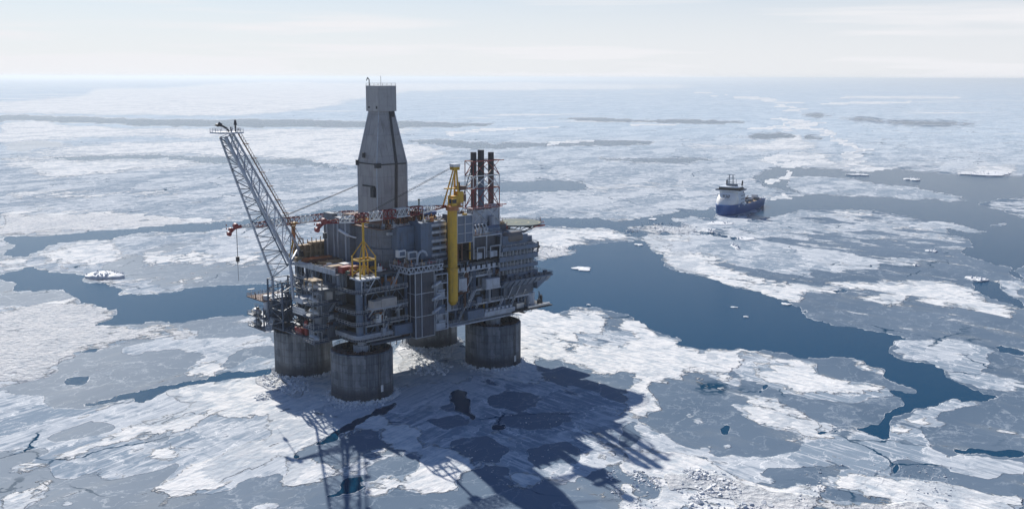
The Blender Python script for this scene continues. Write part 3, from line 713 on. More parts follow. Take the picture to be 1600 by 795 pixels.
# skid on the front of the near corner
m = MB(); m.box(-30.6, -18.5, -27.2, -23.2, 31.7, 32.0)
for u in (-30.4, -25, -19): m.tube((u, -27, 31.7), (u+.4, -23.4, 28.4), .14, 4)
bd(m, 'support_platform', 'pale', plat)
m = MB(); m.box(-30.2, -26.9, -26.8, -23.6, 32.0, 34.6); m.box(-26.7, -20.2, -26.8, -23.6, 32.0, 35.0); m.tube((-19.9, -25.2, 32), (-19.9, -25.2, 34), .7, 8)
for k in range(9): m.box(-30+k*1.08, -29.9+k*1.08, -26.9, -26.8, 32.1, 34.5)
bd(m, 'equipment_cabin', paint('beige_paint', (.42, .39, .36), .6), plat)
m = MB(); m.box(-20, -12.2, -25.2, -23.1, 20.3, 24.0); bd(m, 'equipment_cabin', 'mid', plat)
m = MB(); m.box(-30, -13, -25.4, -23, 18.6, 19.2)
for k in range(7): m.tube((-29+k*2.6, -24, 18.6), (-29+k*2.6, -24, 16.6), .12, 4)
bd(m, 'lower_walkway', 'steel', plat)
# underside girders
m = MB()
for v in (-20, -7, 7, 20): m.box(-33, 49, v-.5, v+.5, 18.4, 19.5)
for u in (-31, -16, 0, 16, 31, 46): m.box(u-.4, u+.4, -22, 22, 17.9, 18.38)
bd(m, 'underside_girders', 'dark', plat)
# dark clad stair tower on the front
st = MB(); st.box(-12.2, -3.6, -27, -21, 18.2, 43.2); bst = bd(st, 'stair_tower', 'dclad', plat)
m = MB()
for u, v in ((-12.2, -27), (-9.4, -27), (-3.6, -27), (-12.2, -21.2), (-12.2, -24)):
    m.box(u-.13, u+.13, v-.13, v+.13, 18.3, 43.1)
for z in (18.4, 26.2, 34.6, 43.0): m.box(-12.32, -3.5, -27.14, -26.95, z-.12, z+.12); m.box(-12.36, -12.16, -26.9, -21.2, z-.12, z+.12)
bd(m, 'trim_frame', 'pale', bst)
# truss balcony on top of it
m = MB(); m.box(-16.5, -1, -29, -17.3, 44.9, 45.2); bd(m, 'balcony_deck', 'deck', plat)
m = MB(); segs = [((-16.5, -17.4), (-16.5, -29)), ((-16.5, -29), (-1, -29)), ((-1, -29), (-1, -24))]
for a, b_ in segs:
    a = Vector((*a, 0)); b_ = Vector((*b_, 0)); n = max(2, int((b_-a).length/2.2))
    for k in range(n):
        p = a.lerp(b_, k/n); q = a.lerp(b_, (k+1)/n); h = a.lerp(b_, (k+.5)/n)
        m.tube(p+Vector((0, 0, 44.9)), h+Vector((0, 0, 42.9)), .15, 4); m.tube(h+Vector((0, 0, 42.9)), q+Vector((0, 0, 44.9)), .15, 4)
    for z in (42.9, 44.95): m.tube(a+Vector((0, 0, z)), b_+Vector((0, 0, z)), .2, 4)
rail(m, [(-16.5, -17.4, 45.2), (-16.5, -29, 45.2), (-1, -29, 45.2), (-1, -24, 45.2)], 1.2, 1.5, .05)
bd(m, 'balcony_truss', 'pale', plat)
# three-storey frame rack right of the stair tower
m = MB()
for u in (-2.4, 3.2):
    for v in (-26.2, -23.2): m.box(u-.18, u+.18, v-.18, v+.18, 19.5, 40.5)
for z in (19.6, 25.4, 31.2, 37.0, 40.4): m.box(-2.3, 3.1, -26.35, -26.05, z-.17, z+.17); m.box(-2.6, 3.4, -26.0, -23.2, z-.08, z+.08)
bd(m, 'frame_rack', 'pale', plat)
for z in (26.4, 31.2, 36.0):
    m = MB(); m.tube((-5.8, -29.3, z+1.2), (-1, -27.2, z+1.9), .55, 10); m.tube((-5.8, -29.3, z+1.2), (-6.3, -29.3, z+.7), .62, 10, .3); m.tube((-4.2, -28.6, z+1), (-3, -27.1, z-2.6), .1, 4); m.tube((-2, -27.6, z+1), (-3, -27.1, z-2.6), .1, 4); bd(m, 'vent_pipe', 'pale', plat, True)
for z in (19.7, 25.5, 31.3):
    m = MB(); m.box(-1.6, 2.4, -25.7, -23.5, z, z+2.3); m.tube((-1, -25.8, z+2.9), (2.2, -25.8, z+2.9), .4, 8); m.box(-2.2, 2.9, -23.4, -23.2, z+.1, z+5.2); bd(m, 'pump_skid', rng.choice(['mid', 'pale', 'steel']), plat)
# lower front boxes
m = MB(); m.box(13.5, 21.5, -25.6, -23.1, 20.6, 24.2); bd(m, 'equipment_cabin', 'mid', plat)
m = MB(); m.box(21.7, 37.5, -25.8, -23.1, 20.7, 22.6)
for k in range(7): m.box(22.6+k*2.1, 23.9+k*2.1, -25.3, -23.6, 22.6, 23.5)
bd(m, 'valve_manifold', 'pale', plat)
m = MB(); m.box(5, 37, -25.9, -22.7, 19.4, 19.9); rail(m, [(5, -25.8, 19.9), (37, -25.8, 19.9)], 1.1, 1.6, .05); bd(m, 'lower_walkway', 'pale', plat)
m = MB(); m.box(22.6, 29.6, -25.7, -23.1, 31.9, 35.4); m.box(22.2, 30.0, -25.9, -22.9, 31.4, 31.9); m.box(23.2, 29, -25.86, -25.7, 32.4, 34.9); bd(m, 'control_cabin', ['pale'], plat)
m = MB(); m.box(10.0, 13.9, -24.6, -23.1, 31.9, 37.0); bd(m, 'cladding_panel', 'pale', plat)
m = MB(); m.box(8.6, 30, -24.2, -23.1, 39.3, 39.7)
for k in range(8): m.box(9+k*2.6, 10.6+k*2.6, -24.1, -23.9, 39.7, 41.0)
bd(m, 'edge_walkway', 'pale', plat)
# ------------------------------------------------ right end: stacked bands of the living quarters
q0 = MB(); q0.box(33.4, 49.5, -23.6, -19.0, 27.0, 47.0); bd(q0, 'quarters_block', 'steel', plat)
for z, u0, h in ((45.0, 31.5, 1.5), (41.0, 30.0, 1.9), (37.6, 30.0, 1.4), (33.6, 34.0, 2.2)):
    m = MB(); m.box(u0, 50.4, -25.1, -24.6, z, z+h); m.box(50.1, 50.5, -24.5, -14, z, z+h); m.box(u0, 50.0, -24.6, -23.6, z-.2, z)
    bd(m, 'cladding_band', 'mid', plat)
    m = MB()
    for k in range(int((50-u0)/1.9)): m.box(u0+k*1.9+.2, u0+k*1.9+.4, -24.9, -23.65, z-2.0, z-.21)
    rail(m, [(u0, -24.95, z+h), (50.3, -24.95, z+h), (50.3, -14, z+h)], .9, 2.2, .05)
    bd(m, 'handrail', 'railing', plat)
for z in (47.1,):
    m = MB(); m.box(33, 46.5, -23.2, -15, z, z+3.4); m.box(47, 50, -22, -17, z, z+2.2); bd(m, 'roof_cabin', 'mid', plat)
m = MB(); m.capsule((36.5, -21.4, 49.5), (43.5, -21.4, 49.5), 2.3, 18); bd(m, 'roof_tank', paint('brown_grey_paint', (.16, .14, .13), .6), plat, True)
# flared gallery
m = MB()
for p in range(9):
    u = 31+p*2.9; m.add([(u, -24.4, 30.4), (u+2.3, -24.4, 30.4), (u+2.3, -27.0, 33.2), (u, -27.0, 33.2), (u, -23.6, 30.4), (u+2.3, -23.6, 30.4), (u+2.3, -23.6, 33.2), (u, -23.6, 33.2)],
      [(0, 1, 2, 3), (4, 5, 6, 7), (0, 1, 5, 4), (2, 3, 7, 6), (0, 3, 7, 4), (1, 2, 6, 5)])
m.box(30.6, 57, -27.2, -22.7, 33.2, 33.5); m.box(50, 57, -27, -12, 32.9, 33.19)
m.add([(50.2, -25, 28), (50.2, -14, 28), (56.8, -26, 32.8), (56.8, -13, 32.8), (50.2, -25, 32.8), (50.2, -14, 32.8)], [(0, 1, 3, 2), (0, 2, 4), (1, 5, 3), (0, 4, 5, 1), (2, 3, 5, 4)])
bd(m, 'flared_gallery', 'mid', plat)
m = MB(); rail(m, [(30.8, -27.1, 33.5), (56.9, -27.1, 33.5), (56.9, -12, 33.5)], 1.2, 1.7, .05)
for k in range(10): m.box(32+k*2.6, 33.4+k*2.6, -26.6, -25.4, 33.5, 34.3+.5*(k % 3))
bd(m, 'handrail', 'steel', plat)
# lower right lip with pumps
m = MB(); m.box(36, 57, -27, -12, 20.4, 20.9); bd(m, 'lower_platform', 'dark', plat)
m = MB(); m.tube((49, -22, 20.9), (49, -22, 26.2), 1.9, 16); m.tube((49, -22, 26.2), (49, -22, 27), 1.9, 16, .6); bd(m, 'storage_tank', 'pale', plat, True)
m = MB()
for k in range(9):
    u = 51+.6*k; v = -24+rng.uniform(0, 8); m.box(u-.4, u+.4, v-.4, v+.4, 20.9, 22+rng.uniform(0, 2.4)); m.tube((u, v, 21), (u, v, 24+rng.uniform(0, 3)), .12, 5)
bd(m, 'mooring_gear', 'dark', plat)
m = MB(); m.box(44, 56, -26.6, -25.8, 21, 21.8); m.box(40, 44, -24, -21, 21, 23); bd(m, 'pump_skid', 'chrome', plat)
# ------------------------------------------------ left side blocks
m = MB(); m.box(-41.5, -34.4, -9, -2, 19.0, 24.5); m.box(-40.5, -34.4, -9.1, -4.5, 24.5, 39.0); m.box(-34.4, -29.8, -9.4, -7, 19.2, 44.0)
bl = bd(m, 'clad_block', 'clad', plat)
m = MB()
for k in range(5): m.box(-33.9+k*1.35, -33.0+k*1.35, -10.6, -9.45, 36.5-.5*k*0, 43.0)
m.box(-34.6, -27.2, -10.9, -9.4, 35.2, 36.4)
bd(m, 'air_duct', 'pale', bl)
for z in (20.0, 25.0, 29.4, 33.6, 38.8):
    m = MB(); m.box(-46.2, -39.5, -13.2, -6.2, z-.8, z-.4); m.box(-39.4, -34.2, -12, -9.2, z-.8, z-.4); bd(m, 'balcony', 'steel', plat)
    m = MB(); rail(m, [(-46.1, -6.3, z-.4), (-46.1, -13.1, z-.4), (-40, -13.1, z-.4)], 1.1, 1.6, .045)
    m.box(-46.1, -45.9, -13.1, -12.9, 19, z-.4) if z > 21 else None
    bd(m, 'handrail', 'railing', plat)
m = MB(); m.box(-46.0, -41.8, -13, -7, 41.6, 41.9)
for a, b_ in ((-45.8, -12.8), (-42, -12.8), (-45.8, -7.2), (-42, -7.2)): m.box(a-.12, a+.12, b_-.12, b_+.12, 38.4, 41.6)
bd(m, 'canopy', 'tan', plat)
# recess with deck
m = MB(); m.box(-44, -34.1, -1.5, 20, 19.2, 19.7); rail(m, [(-43.9, -1.5, 19.7), (-43.9, 19, 19.7)], 1.1, 1.6, .05); bd(m, 'side_deck', 'steel', plat)
for z in (24.4, 30.0):
    m = MB(); m.box(-37.5, -34.05, -1.8, 19.8, z-.35, z); rail(m, [(-37.4, -1.8, z), (-37.4, 19.8, z)], 1.1, 1.7, .05); bd(m, 'walkway', 'steel', plat)
m = MB(); m.box(-42.5, -36.5, 0, 6.5, 31.0, 33.0); bd(m, 'equipment_cabin', 'pale', plat)
# far left lobe
m = MB(); m.box(-43.5, -35, 20.3, 27, 20, 30); lb = bd(m, 'lobe_block', 'mid', plat)
for z in (18.4, 22.8, 29.6):
    m = MB(); m.box(-47.5, -34.5, 20, 32.5, z-.4, z); rail(m, [(-47.4, 20.1, z), (-47.4, 32.4, z), (-36, 32.4, z)], 1.1, 1.6, .05)
    for v in (20.5, 26): m.tube((-47.2, v, z), (-47.2, v, z+4.2 if z < 29 else z+2), .15, 4)
    bd(m, 'balcony', 'steel' if z < 29 else 'rust', lb)
m = MB()
for k in range(5): m.tube((-47, 20+k*1.0-4, 18.4), (-45, 21+k*1.0-4, 23.4), .14, 4)
bd(m, 'diagonal_brace', 'pale', lb)
m = MB(); m.tube((-45.6, 21.2, 26), (-45.6, 21.2, 31.4), 1.0, 12); bd(m, 'storage_tank', 'pale', lb, True)
for v in (23, 25.5, 28): m = MB(); m.tube((-44, v, 29.6), (-44, v, 32.6), .1, 5); bd(m, 'post', 'white', lb)
m = MB(); m.tube((-46.5, 30.5, 29.6), (-46.5, 30.5, 32.2), .1, 5); m.box(-48, -45.2, 30.2, 30.8, 32.2, 32.5)
bd(m, 'lamp_post', 'white', lb)
# boom tower
m = MB(); lattice(m, [(-45.5, 9, 20), (-45.5, 19.5, 20), (-37, 19.5, 20), (-37, 9, 20)], [(-45.5, 9, 38), (-45.5, 19.5, 38), (-37, 19.5, 38), (-37, 9, 38)], 5, .35, .14)
for k in range(16): m.tube((-45+rng.uniform(0, 7), 10+rng.uniform(0, 9), 24), (-45+rng.uniform(0, 7), 10+rng.uniform(0, 9), 37), .1, 4)
bd(m, 'boom_tower', 'steel', plat)
# weather deck edge upstand
m = MB(); m.box(-36, -34, -11.9, 20, 42.3, 42.6); m.box(-36.05, -35.8, -11.9, 13, 42.6, 44.3); rail(m, [(-35.9, -11.9, 44.3), (-35.9, 20, 42.6)], 1.0, 1.7, .05); bd(m, 'deck_upstand', 'pale', plat)
# pillars showing at the left edge
for v in (19, 22): m = MB(); m.box(-32, -30.6, v-.7, v+.7, 20, 47); bd(m, 'column', 'dark', plat)
# beam rack along the far side of the pipe deck
m = MB(); m.box(-26, -17.8, 20, 23, 48.6, 49.4); m.box(-32, -17.8, 21, 23, 48.2, 48.6)
for k in range(7): m.box(-31.5+k*2.3, -30.9+k*2.3, 19.9, 20.7, 43.3, 48.6)
m.box(-32, -17.8, 20.3, 20.7, 45.6, 46.2); m.box(-32, -17.5, 22.2, 22.8, 43.3, 48.2)
for k in range(8): m.tube((-31+k*1.9, 21, 49), (-31+k*1.9, 21, 50.6+.6*(k % 2)), .2, 5)
bd(m, 'beam_rack', 'tan', plat)
# drilling module below the tower
m = MB(); m.prism([(-18, 20), (-18, -8), (-16.5, -13.5), (-14, -15), (8, -15), (8, 20)], 43.31, 57.5); dm = bd(m, 'drilling_module', 'clad', plat)
m = MB(); m.box(-20.5, -18.1, 2, 20, 43.3, 59.5); m.box(-20.5, -18.1, 14, 20, 59.5, 60.6); bd(m, 'wind_wall', 'clad', plat)
m = MB(); m.box(-16, 6.5, -16.2, -15.05, 55.2, 56.2); m.box(-19, -17, 20, 22, 43.4, 56); m.box(-14.5, 7.5, -15.2, -14.6, 57.5, 58.5); bd(m, 'cornice', 'pale', plat)
m = MB(); m.prism([(-19.6, -1), (-19.6, -9.5), (-17.5, -14.5), (-14, -16.4), (-7, -16.4), (-7, -15), (-17.5, -3)], 45.5, 50); bd(m, 'bulged_cladding', 'clad', plat)
m = MB(); m.tube((-20.9, 2.5, 53.6), (-20.9, 8.5, 55), .55, 8); m.tube((-20.4, -2, 53.2), (-20.9, 2.5, 53.6), .3, 8); bd(m, 'chute', 'white', plat)
m = MB(); m.box(-20, 8, -17, 19, 57.5, 57.8); m.box(-17, 7, -14.6, 12, 58.4, 60.6)
for k in range(11): m.box(-16.6+k*2.1, -16+k*2.1, -15.2, -14.7, 58.5, 61.2)
bd(m, 'drill_floor', 'rust', plat)
m = MB(); rail(m, [(-20.4, 14, 60.6), (-20.4, 2, 59.5), (-19.8, -9, 57.8), (-14, -16.8, 57.8), (7.8, -16.8, 57.8)], 1.2, 1.8, .05); bd(m, 'handrail', 'railing', plat)
m = MB(); m.path([(-10.5, -15.6, 54.2), (-6.6, -16.3, 54.2), (-6.4, -16.5, 53.2), (-6.4, -16.5, 46.6), (-3.5, -17.5, 45.9), (1, -17.5, 45.9)], .28, 8); bd(m, 'exhaust_pipe', 'rust', plat, True)
pts = [(-10.5, -26, 45.2), (-10.3, -26, 48), (-9.6, -26, 49.3), (-8.2, -26, 50), (-6.8, -26, 49.4), (-6.0, -26, 48)]
m = MB(); m.path(pts, .45, 10); bd(m, 'gooseneck_vent', 'pale', plat, True)
# stepped module with white louvred face
m = MB(); m.box(-6.2, 5.4, -22.8, -15.3, 46.2, 59.4); lm = bd(m, 'louvred_module', 'mid', plat)
m = MB()
for z in (48.0, 50.6, 54.0, 56.4): m.box(-.9, 2.2, -22.96, -22.7, z, z+1.0); m.box(2.9, 5.0, -22.96, -22.7, z+.3, z+1.1)
bd(m, 'louvre', 'dark', lm)
m = MB()
for z in (46.6, 49.2, 51.9, 55.1, 57.8): m.box(-1.4, 5.5, -23.0, -22.82, z, z+.9)
bd(m, 'trim_band', 'pale', lm)
m = MB(); m.box(-14, -6.4, -19, -15.3, 43.4, 58.2); m.box(-12.8, -10.9, -19.3, -19, 48, 56); bd(m, 'duct_module', 'mid', plat)
m = MB(); m.box(-6, 5.6, -24.6, -15.3, 45.2, 46.1); rail(m, [(-6, -24.5, 46.1), (5.6, -24.5, 46.1)], 1.1, 1.5, .05); bd(m, 'walkway', 'steel', plat)
# panelled module right of the yellow crane
m = MB(); m.box(10.8, 18.2, -22.8, -14, 50.2, 60.6); pm = bd(m, 'panelled_module', 'mid', plat)
m = MB()
for u in (10.8, 14.5, 18.2): m.box(u-.14, u+.14, -23.0, -22.81, 50.2, 60.6)
for z in (50.3, 53.8, 57.2, 60.5): m.box(10.94, 18.06, -22.98, -22.8, z-.12, z+.12)
bd(m, 'trim_frame', 'pale', pm)
for u in (11.4, 13.4, 17.4): m = MB(); m.box(u-.25, u+.25, -22.4, -21.9, 43.3, 50.2); bd(m, 'support_column', 'rust' if u < 14 else 'yellow', plat)
m = MB(); m.box(9, 19, -15.5, -14, 43.3, 50.2); bd(m, 'rear_wall', 'rust', plat)
# dark clad middle block between it and the quarters, pump gallery above
m = MB(); m.box(18.4, 31.0, -21.4, -12, 43.3, 51.6); bd(m, 'dark_clad_module', 'dclad', plat)
m = MB(); m.box(18.3, 32.8, -23.4, -12, 51.7, 52.1); rail(m, [(18.4, -23.3, 52.1), (32.7, -23.3, 52.1), (32.7, -13, 52.1)], 1.1, 1.5, .05)
for u in (18.6, 25, 32.4): m.box(u-.2, u+.2, -23.2, -22.8, 43.3, 51.7)
bd(m, 'pump_gallery', 'pale', plat)
for k in range(5):
    m = MB(); u = 19.8+k*1.7; m.tube((u, -21.6, 52.1), (u, -21.6, 54.6), .55, 10); m.tube((u, -21.6, 54.6), (u-.6, -21.2, 56.2), .25, 8); bd(m, 'pressure_vessel', 'pale', plat, True)
m = MB(); m.capsule((27, -21, 53.8), (32.5, -21, 53.8), 1.4, 14); bd(m, 'storage_tank', 'mid', plat, True)
m = MB(); m.box(18.4, 27, -20.2, -17, 52.1, 53.6); m.tube((19, -23, 52.6), (26.5, -23, 52.6), .25, 8); bd(m, 'pipework', 'tan', plat)
m = MB(); m.box(31.2, 49, -18.5, 18, 47.05, 51.0); m.box(33, 45, -12, 10, 51, 53.5); bd(m, 'upper_module', 'steel', plat)
m = MB(); m.box(20, 34, -11.8, 12, 43.3, 54); m.box(9, 20, -13.8, 14, 43.4, 56.5); m.box(8.2, 22, 14.2, 20, 43.4, 52); bd(m, 'engine_module', 'steel', plat)
for u0, u1, v0 in ((19.4, 23, -24.4), (26, 30.8, -24.4)):
    m = MB(); m.box(u0-.15, u0+.15, v0, v0+.3, 43.2, 47.6); m.box(u1-.15, u1+.15, v0, v0+.3, 43.2, 47.6); m.box(u0-.15, u1+.15, v0, v0+.3, 47.6, 47.9); m.box(u0+.5, u1-.5, v0+1, v0+2.6, 43.3, 45.6); bd(m, 'portal_frame', 'pale', plat)
# roof plant
for k in range(34):
    rg = random.Random(100+k); u = rg.uniform(9, 31); v = rg.uniform(-12, 12); zt = 54 if u > 20 else 56.5
    if u+1.5 > 34 or k % 3 == 0: continue
    m = MB(); a, b_, h = rg.uniform(.6, 1.6), rg.uniform(.6, 1.4), rg.uniform(.8, 2.6); m.box(u-a, u+a, v-b_, v+b_, zt+.01, zt+h); m.tube((u, v, zt+h), (u, v, zt+h+1.2), .18, 6); m.tube((u-a, v-b_-.3, zt+.3), (u+a+1.5, v-b_-.3, zt+.3), .12, 5)
    bd(m, 'roof_plant', rg.choice(['pale', 'red', 'steel', 'tan', 'white', 'blue', 'rust', 'chrome']), plat)
for k in range(16):
    rg = random.Random(300+k); u = rg.uniform(35, 49); v = rg.uniform(-17, 8); zt = 51 if v < -12.5 or u > 45.5 else 53.5
    m = MB(); a = rg.uniform(.5, 1.3); h = rg.uniform(.6, 2.0); m.box(u-a, u+a, v-a*.8, v+a*.8, zt+.01, zt+h); m.tube((u, v, zt+h), (u+.3, v, zt+h+1.6), .12, 5)
    bd(m, 'roof_plant', rg.choice(['pale', 'red', 'steel', 'white', 'tan', 'chrome', 'rust']), plat)

# risers, ladders and small balconies that break up the faces
def protrude(fn, s0, s1, zs, n, seed):
    rg = random.Random(seed)
    for k in range(n):
        s_ = rg.uniform(s0, s1); i = rg.randrange(len(zs)-1); z = zs[i]; kind = rg.choice(['riser', 'balcony', 'ladder', 'box', 'riser', 'light'])
        m = FM(fn)
        if kind == 'riser':
            r = rg.choice([.12, .18, .28]); j = min(len(zs)-1, i+rg.randint(1, 3)); dd = rg.uniform(-.9, -.3)
            for q in range(rg.randint(1, 3)): m.t((s_+q*.6, dd, z-.4), (s_+q*.6, dd, zs[j]-rg.uniform(0, 3)), r, 6); m.t((s_+q*.6, dd, z-.4), (s_+q*.6, .8, z-.4), r, 6)
            bd(m, 'riser_pipe', rg.choice(['pale', 'mid', 'white', 'steel', 'rust']), plat)
        elif kind == 'balcony':
            w_ = rg.uniform(2, 4.5); dp = rg.uniform(1.2, 2.2); z += rg.choice([0, 0, 2.4]); m.b(s_, s_+w_, -dp, -.15, z-.2, z)
            for a in (s_, s_+w_/2, s_+w_): m.t((a, -dp+.05, z), (a, -dp+.05, z+1.1), .05, 4)
            for hh in (.55, 1.1): m.t((s_, -dp+.05, z+hh), (s_+w_, -dp+.05, z+hh), .05, 4)
            m.b(s_+.4, s_+w_*.6, -dp+.4, -.3, z, z+rg.uniform(.7, 1.8)); m.t((s_+.2, -dp+.1, z-.2), (s_+.2, -.1, z-2), .1, 4); m.t((s_+w_-.2, -dp+.1, z-.2), (s_+w_-.2, -.1, z-2), .1, 4)
            bd(m, 'small_balcony', rg.choice(['pale', 'mid', 'steel', 'rust']), plat)
        elif kind == 'ladder':
            m.t((s_, -.35, z), (s_+3.6, -.35, zs[i+1]), .12, 4); m.t((s_, -1.1, z), (s_+3.6, -1.1, zs[i+1]), .12, 4)
            for q in range(9): m.b(s_+q*.42, s_+q*.42+.25, -1.1, -.35, z+(zs[i+1]-z)*q/8.6-.05, z+(zs[i+1]-z)*q/8.6+.05)
            bd(m, 'stair_flight', 'pale', plat)
        elif kind == 'box':
            w_ = rg.uniform(1.2, 3); h = rg.uniform(1.2, 3); m.b(s_, s_+w_, -rg.uniform(.4, 1.2), .9, z+.2, z+.2+h); m.b(s_+.2, s_+w_-.2, -.3, .6, z+.2+h, z+.5+h); bd(m, 'equipment_cabin', rg.choice(['pale', 'mid', 'clad', 'white', 'steel', 'chrome']), plat)
        else:
            m.t((s_, -.2, z+.1), (s_, -1.3, z+2.2), .07, 4); m.b(s_-.3, s_+.3, -1.6, -1.1, z+2.1, z+2.4); bd(m, 'floodlight', 'white', plat)
protrude(front, -30, -14, ZL, 16, 11); protrude(front, 5, 15, ZL, 9, 12); protrude(front, 9, 33, ZR[:5], 24, 13); protrude(front, 34, 48, ZR[:3], 8, 14)
protrude(left, -18, 0, ZL, 10, 15); protrude(end, -20, 18, ZR, 8, 16)

def blockface(s, d, z): return (s, -9.45+d, z)
def moduleface(s, d, z): return (s, -15.05+d, z)
def lobeface(s, d, z): return (-43.55+d, -s, z)
protrude(blockface, -40.5, -34.9, [19.5, 24.5, 29.4, 33.6, 38.6], 9, 31)
protrude(moduleface, -12, 6, [46.5, 50.2, 53.8, 57.3], 9, 32)
protrude(lobeface, -26.5, -21, [18.8, 22.8, 29.6], 5, 33)
for k in range(6):      # doors, hatches and cable trays on the module wall
    m = MB(); u = -13.4+k*1.1
    if k in (1, 4): continue
    m.box(u, u+.5, -15.25, -15.06, 46.5, 57.2); bd(m, 'cable_tray', 'pale', plat)
for u, z in ((-8.5, 51.5), (-4.2, 52.4), (0.6, 49.2), (3.6, 53)):
    m = MB(); m.box(u, u+1.8, -15.5, -15.06, z, z+1.5); bd(m, 'wall_cabinet', 'pale', plat)
# vertical ducts on the wind wall and pipes down the stair tower
for v in (4.2, 9.5, 12.2, 17): m = MB(); m.box(-20.9, -20.51, v, v+.5, 43.4, 58.5); bd(m, 'wall_post', 'pale', plat)
# ------------------------------------------------------------------ drilling tower
dt = thing('drilling_tower', 'tall grey clad drilling tower tapering to a square box on top', 'drilling tower', (-9.2, -3.7, 60.7))
m = MB(); m.frustum((-9.2, -3.7), (13.8, 12.6), 60.7, (-9.2, -3.7), (13.4, 12.2), 80.3); low_ = bd(m, 'tower_base', 'tower', dt)
m = MB(); m.frustum((-9.2, -3.7), (13.4, 12.2), 80.31, (-9.2, -3.7), (6.8, 6.4), 99.3); mid_ = bd(m, 'tapered_shaft', 'tower', dt)
m = MB(); m.box(-13.2, -5.2, -7.6, .2, 99.3, 108.5); crown = bd(m, 'crown_box', paint('crown_cladding', (.36, .36, .36), .45, rib=.5, panel=(4, 9.3), dirt=.2, streak=.2), dt)
m = MB()
for (u, v) in ((-15.95, -9.85), (-2.4, -9.85), (-15.95, 2.5)): m.tube((u, v, 80.3), (-9.2+(u+9.2)*.505, -3.7+(v+3.7)*.52, 99.3), .13, 4); m.tube((u-.1, v-.05, 60.7), (u, v, 80.3), .13, 4)
bd(m, 'corner_trim', 'pale', dt)
m = MB(); m.box(-15.5, -3, -10.05, -9.8, 80.0, 80.45); m.box(-16.15, -15.9, -9.6, 2.2, 80.2, 80.6); bd(m, 'wind_ledge', 'dark', dt)
m = MB(); m.box(-16.4, -15.9, 2.0, 3.2, 79.4, 81.4); bd(m, 'bracket', 'dark', dt)
m = MB(); m.box(-16.4, -15.9, -8.4, -1, 72, 72.5); m.box(-17.2, -15.9, -9, -7.2, 68.4, 72.0); bd(m, 'hatch_hood', 'dark', dt)
m = MB(); m.box(-16.2, -15.6, -2, -.8, 82.4, 84.2); bd(m, 'hatch', 'dark', dt)
m = MB(); m.box(-17, -14.8, -11, -9.8, 79.2, 80.9); bd(m, 'bracket', 'dark', dt)
m = MB()
m.add([(-8.6, -10.12, 60.7), (-7.3, -10.12, 60.7), (-7.9, -9.95, 80.3), (-6.7, -9.95, 80.3), (-8.2, -7.1, 99.2), (-7.4, -7.1, 99.2), (-8.6, -9.6, 60.7), (-7.3, -9.6, 60.7), (-7.9, -9.4, 80.3), (-6.7, -9.4, 80.3), (-8.2, -6.6, 99.2), (-7.4, -6.6, 99.2)],
      [(0, 1, 3, 2), (2, 3, 5, 4), (0, 2, 8, 6), (2, 4, 10, 8), (1, 3, 9, 7), (3, 5, 11, 9)])
m.box(-7.4, -6.2, -7.66, -7.5, 97.2, 99.3); bd(m, 'service_channel', 'black', dt)
m = MB(); m.box(-13.3, -13.18, -6.9, -6.1, 100.2, 101.2); m.box(-13.3, -13.18, -2.2, -1.2, 100.4, 101); bd(m, 'vent_opening', 'dark', crown)
m = MB(); rail(m, [(-13.1, .1, 108.5), (-13.1, -7.5, 108.5), (-5.3, -7.5, 108.5)], .9, 1.9, .04); m.tube((-11.5, -7, 108.5), (-11.5, -7, 112), .07, 5); m.tube((-12.6, -1.2, 108.5), (-12.6, -1.2, 110.6), .18, 6); m.tube((-12.6, -1.2, 110.6), (-12.3, .2, 111.4), .18, 6); m.tube((-12.3, .2, 111.4), (-12.4, .8, 110.3), .18, 6); bd(m, 'beacon_mast', 'dark', crown)
# ------------------------------------------------------------------ flare boom
fb = thing('flare_boom', 'long grey lattice flare boom leaning out to the left, small platform at its tip', 'flare boom', (-41, 12, 34))
T = [(-65.0, 7.9, 91), (-64.4, 14.6, 90.6), (-59.5, 14.4, 91.6), (-60.5, 9, 92)]
Bm = [(-42.3, 6.5, 44.3), (-44, 17.2, 41.7), (-33, 23.0, 47), (-31.2, 17.5, 47.4)]
TA, TB, TC = Vector((-64.8, 9.4, 91)), Vector((-64.6, 13.8, 91)), Vector((-61.2, 10.6, 92.2))
BA, BB, BC = Vector((-43.2, 6.6, 45.0)), Vector((-44.6, 17.6, 38.5)), Vector((-31.6, 20.2, 48.0))
TD = Vector((-61, 14, 92.2)); BD = Vector((-34, 26, 46))
m = MB(); n = 9
for a, b_, r in ((TA, BA, .52), (TB, BB, .40), (TC, BC, .42), (TD, BD, .34)): m.tube(a, b_, r, 10)
bd(m, 'chord', 'pale', fb, True)
def web(a0, a1, b0, b1, n, r, mat, name):
    m = MB()
    fr = [1-(1-k/n)**1.25 if 0 else (k/n)**1.18 for k in range(n+1)]
    for k in range(n+1):
        m.tube(a0.lerp(a1, fr[k]), b0.lerp(b1, fr[k]), r, 6)
        if k < n:
            mid = b0.lerp(b1, (fr[k]+fr[k+1])/2) 
            m.tube(a0.lerp(a1, fr[k+1]), b0.lerp(b1, fr[k]), r, 6)
            m.tube(a0.lerp(a1, fr[k+1]), mid, r*.8, 6)
    bd(m, name, mat, fb)
web(TA, BA, TC, BC, 9, .2, 'pale', 'front_web'); web(TA, BA, TB, BB, 11, .18, 'steel', 'lower_web'); web(TC, BC, TD, BD, 7, .09, 'steel', 'upper_web'); web(TD, BD, TB, BB, 6, .09, 'steel', 'rear_web')
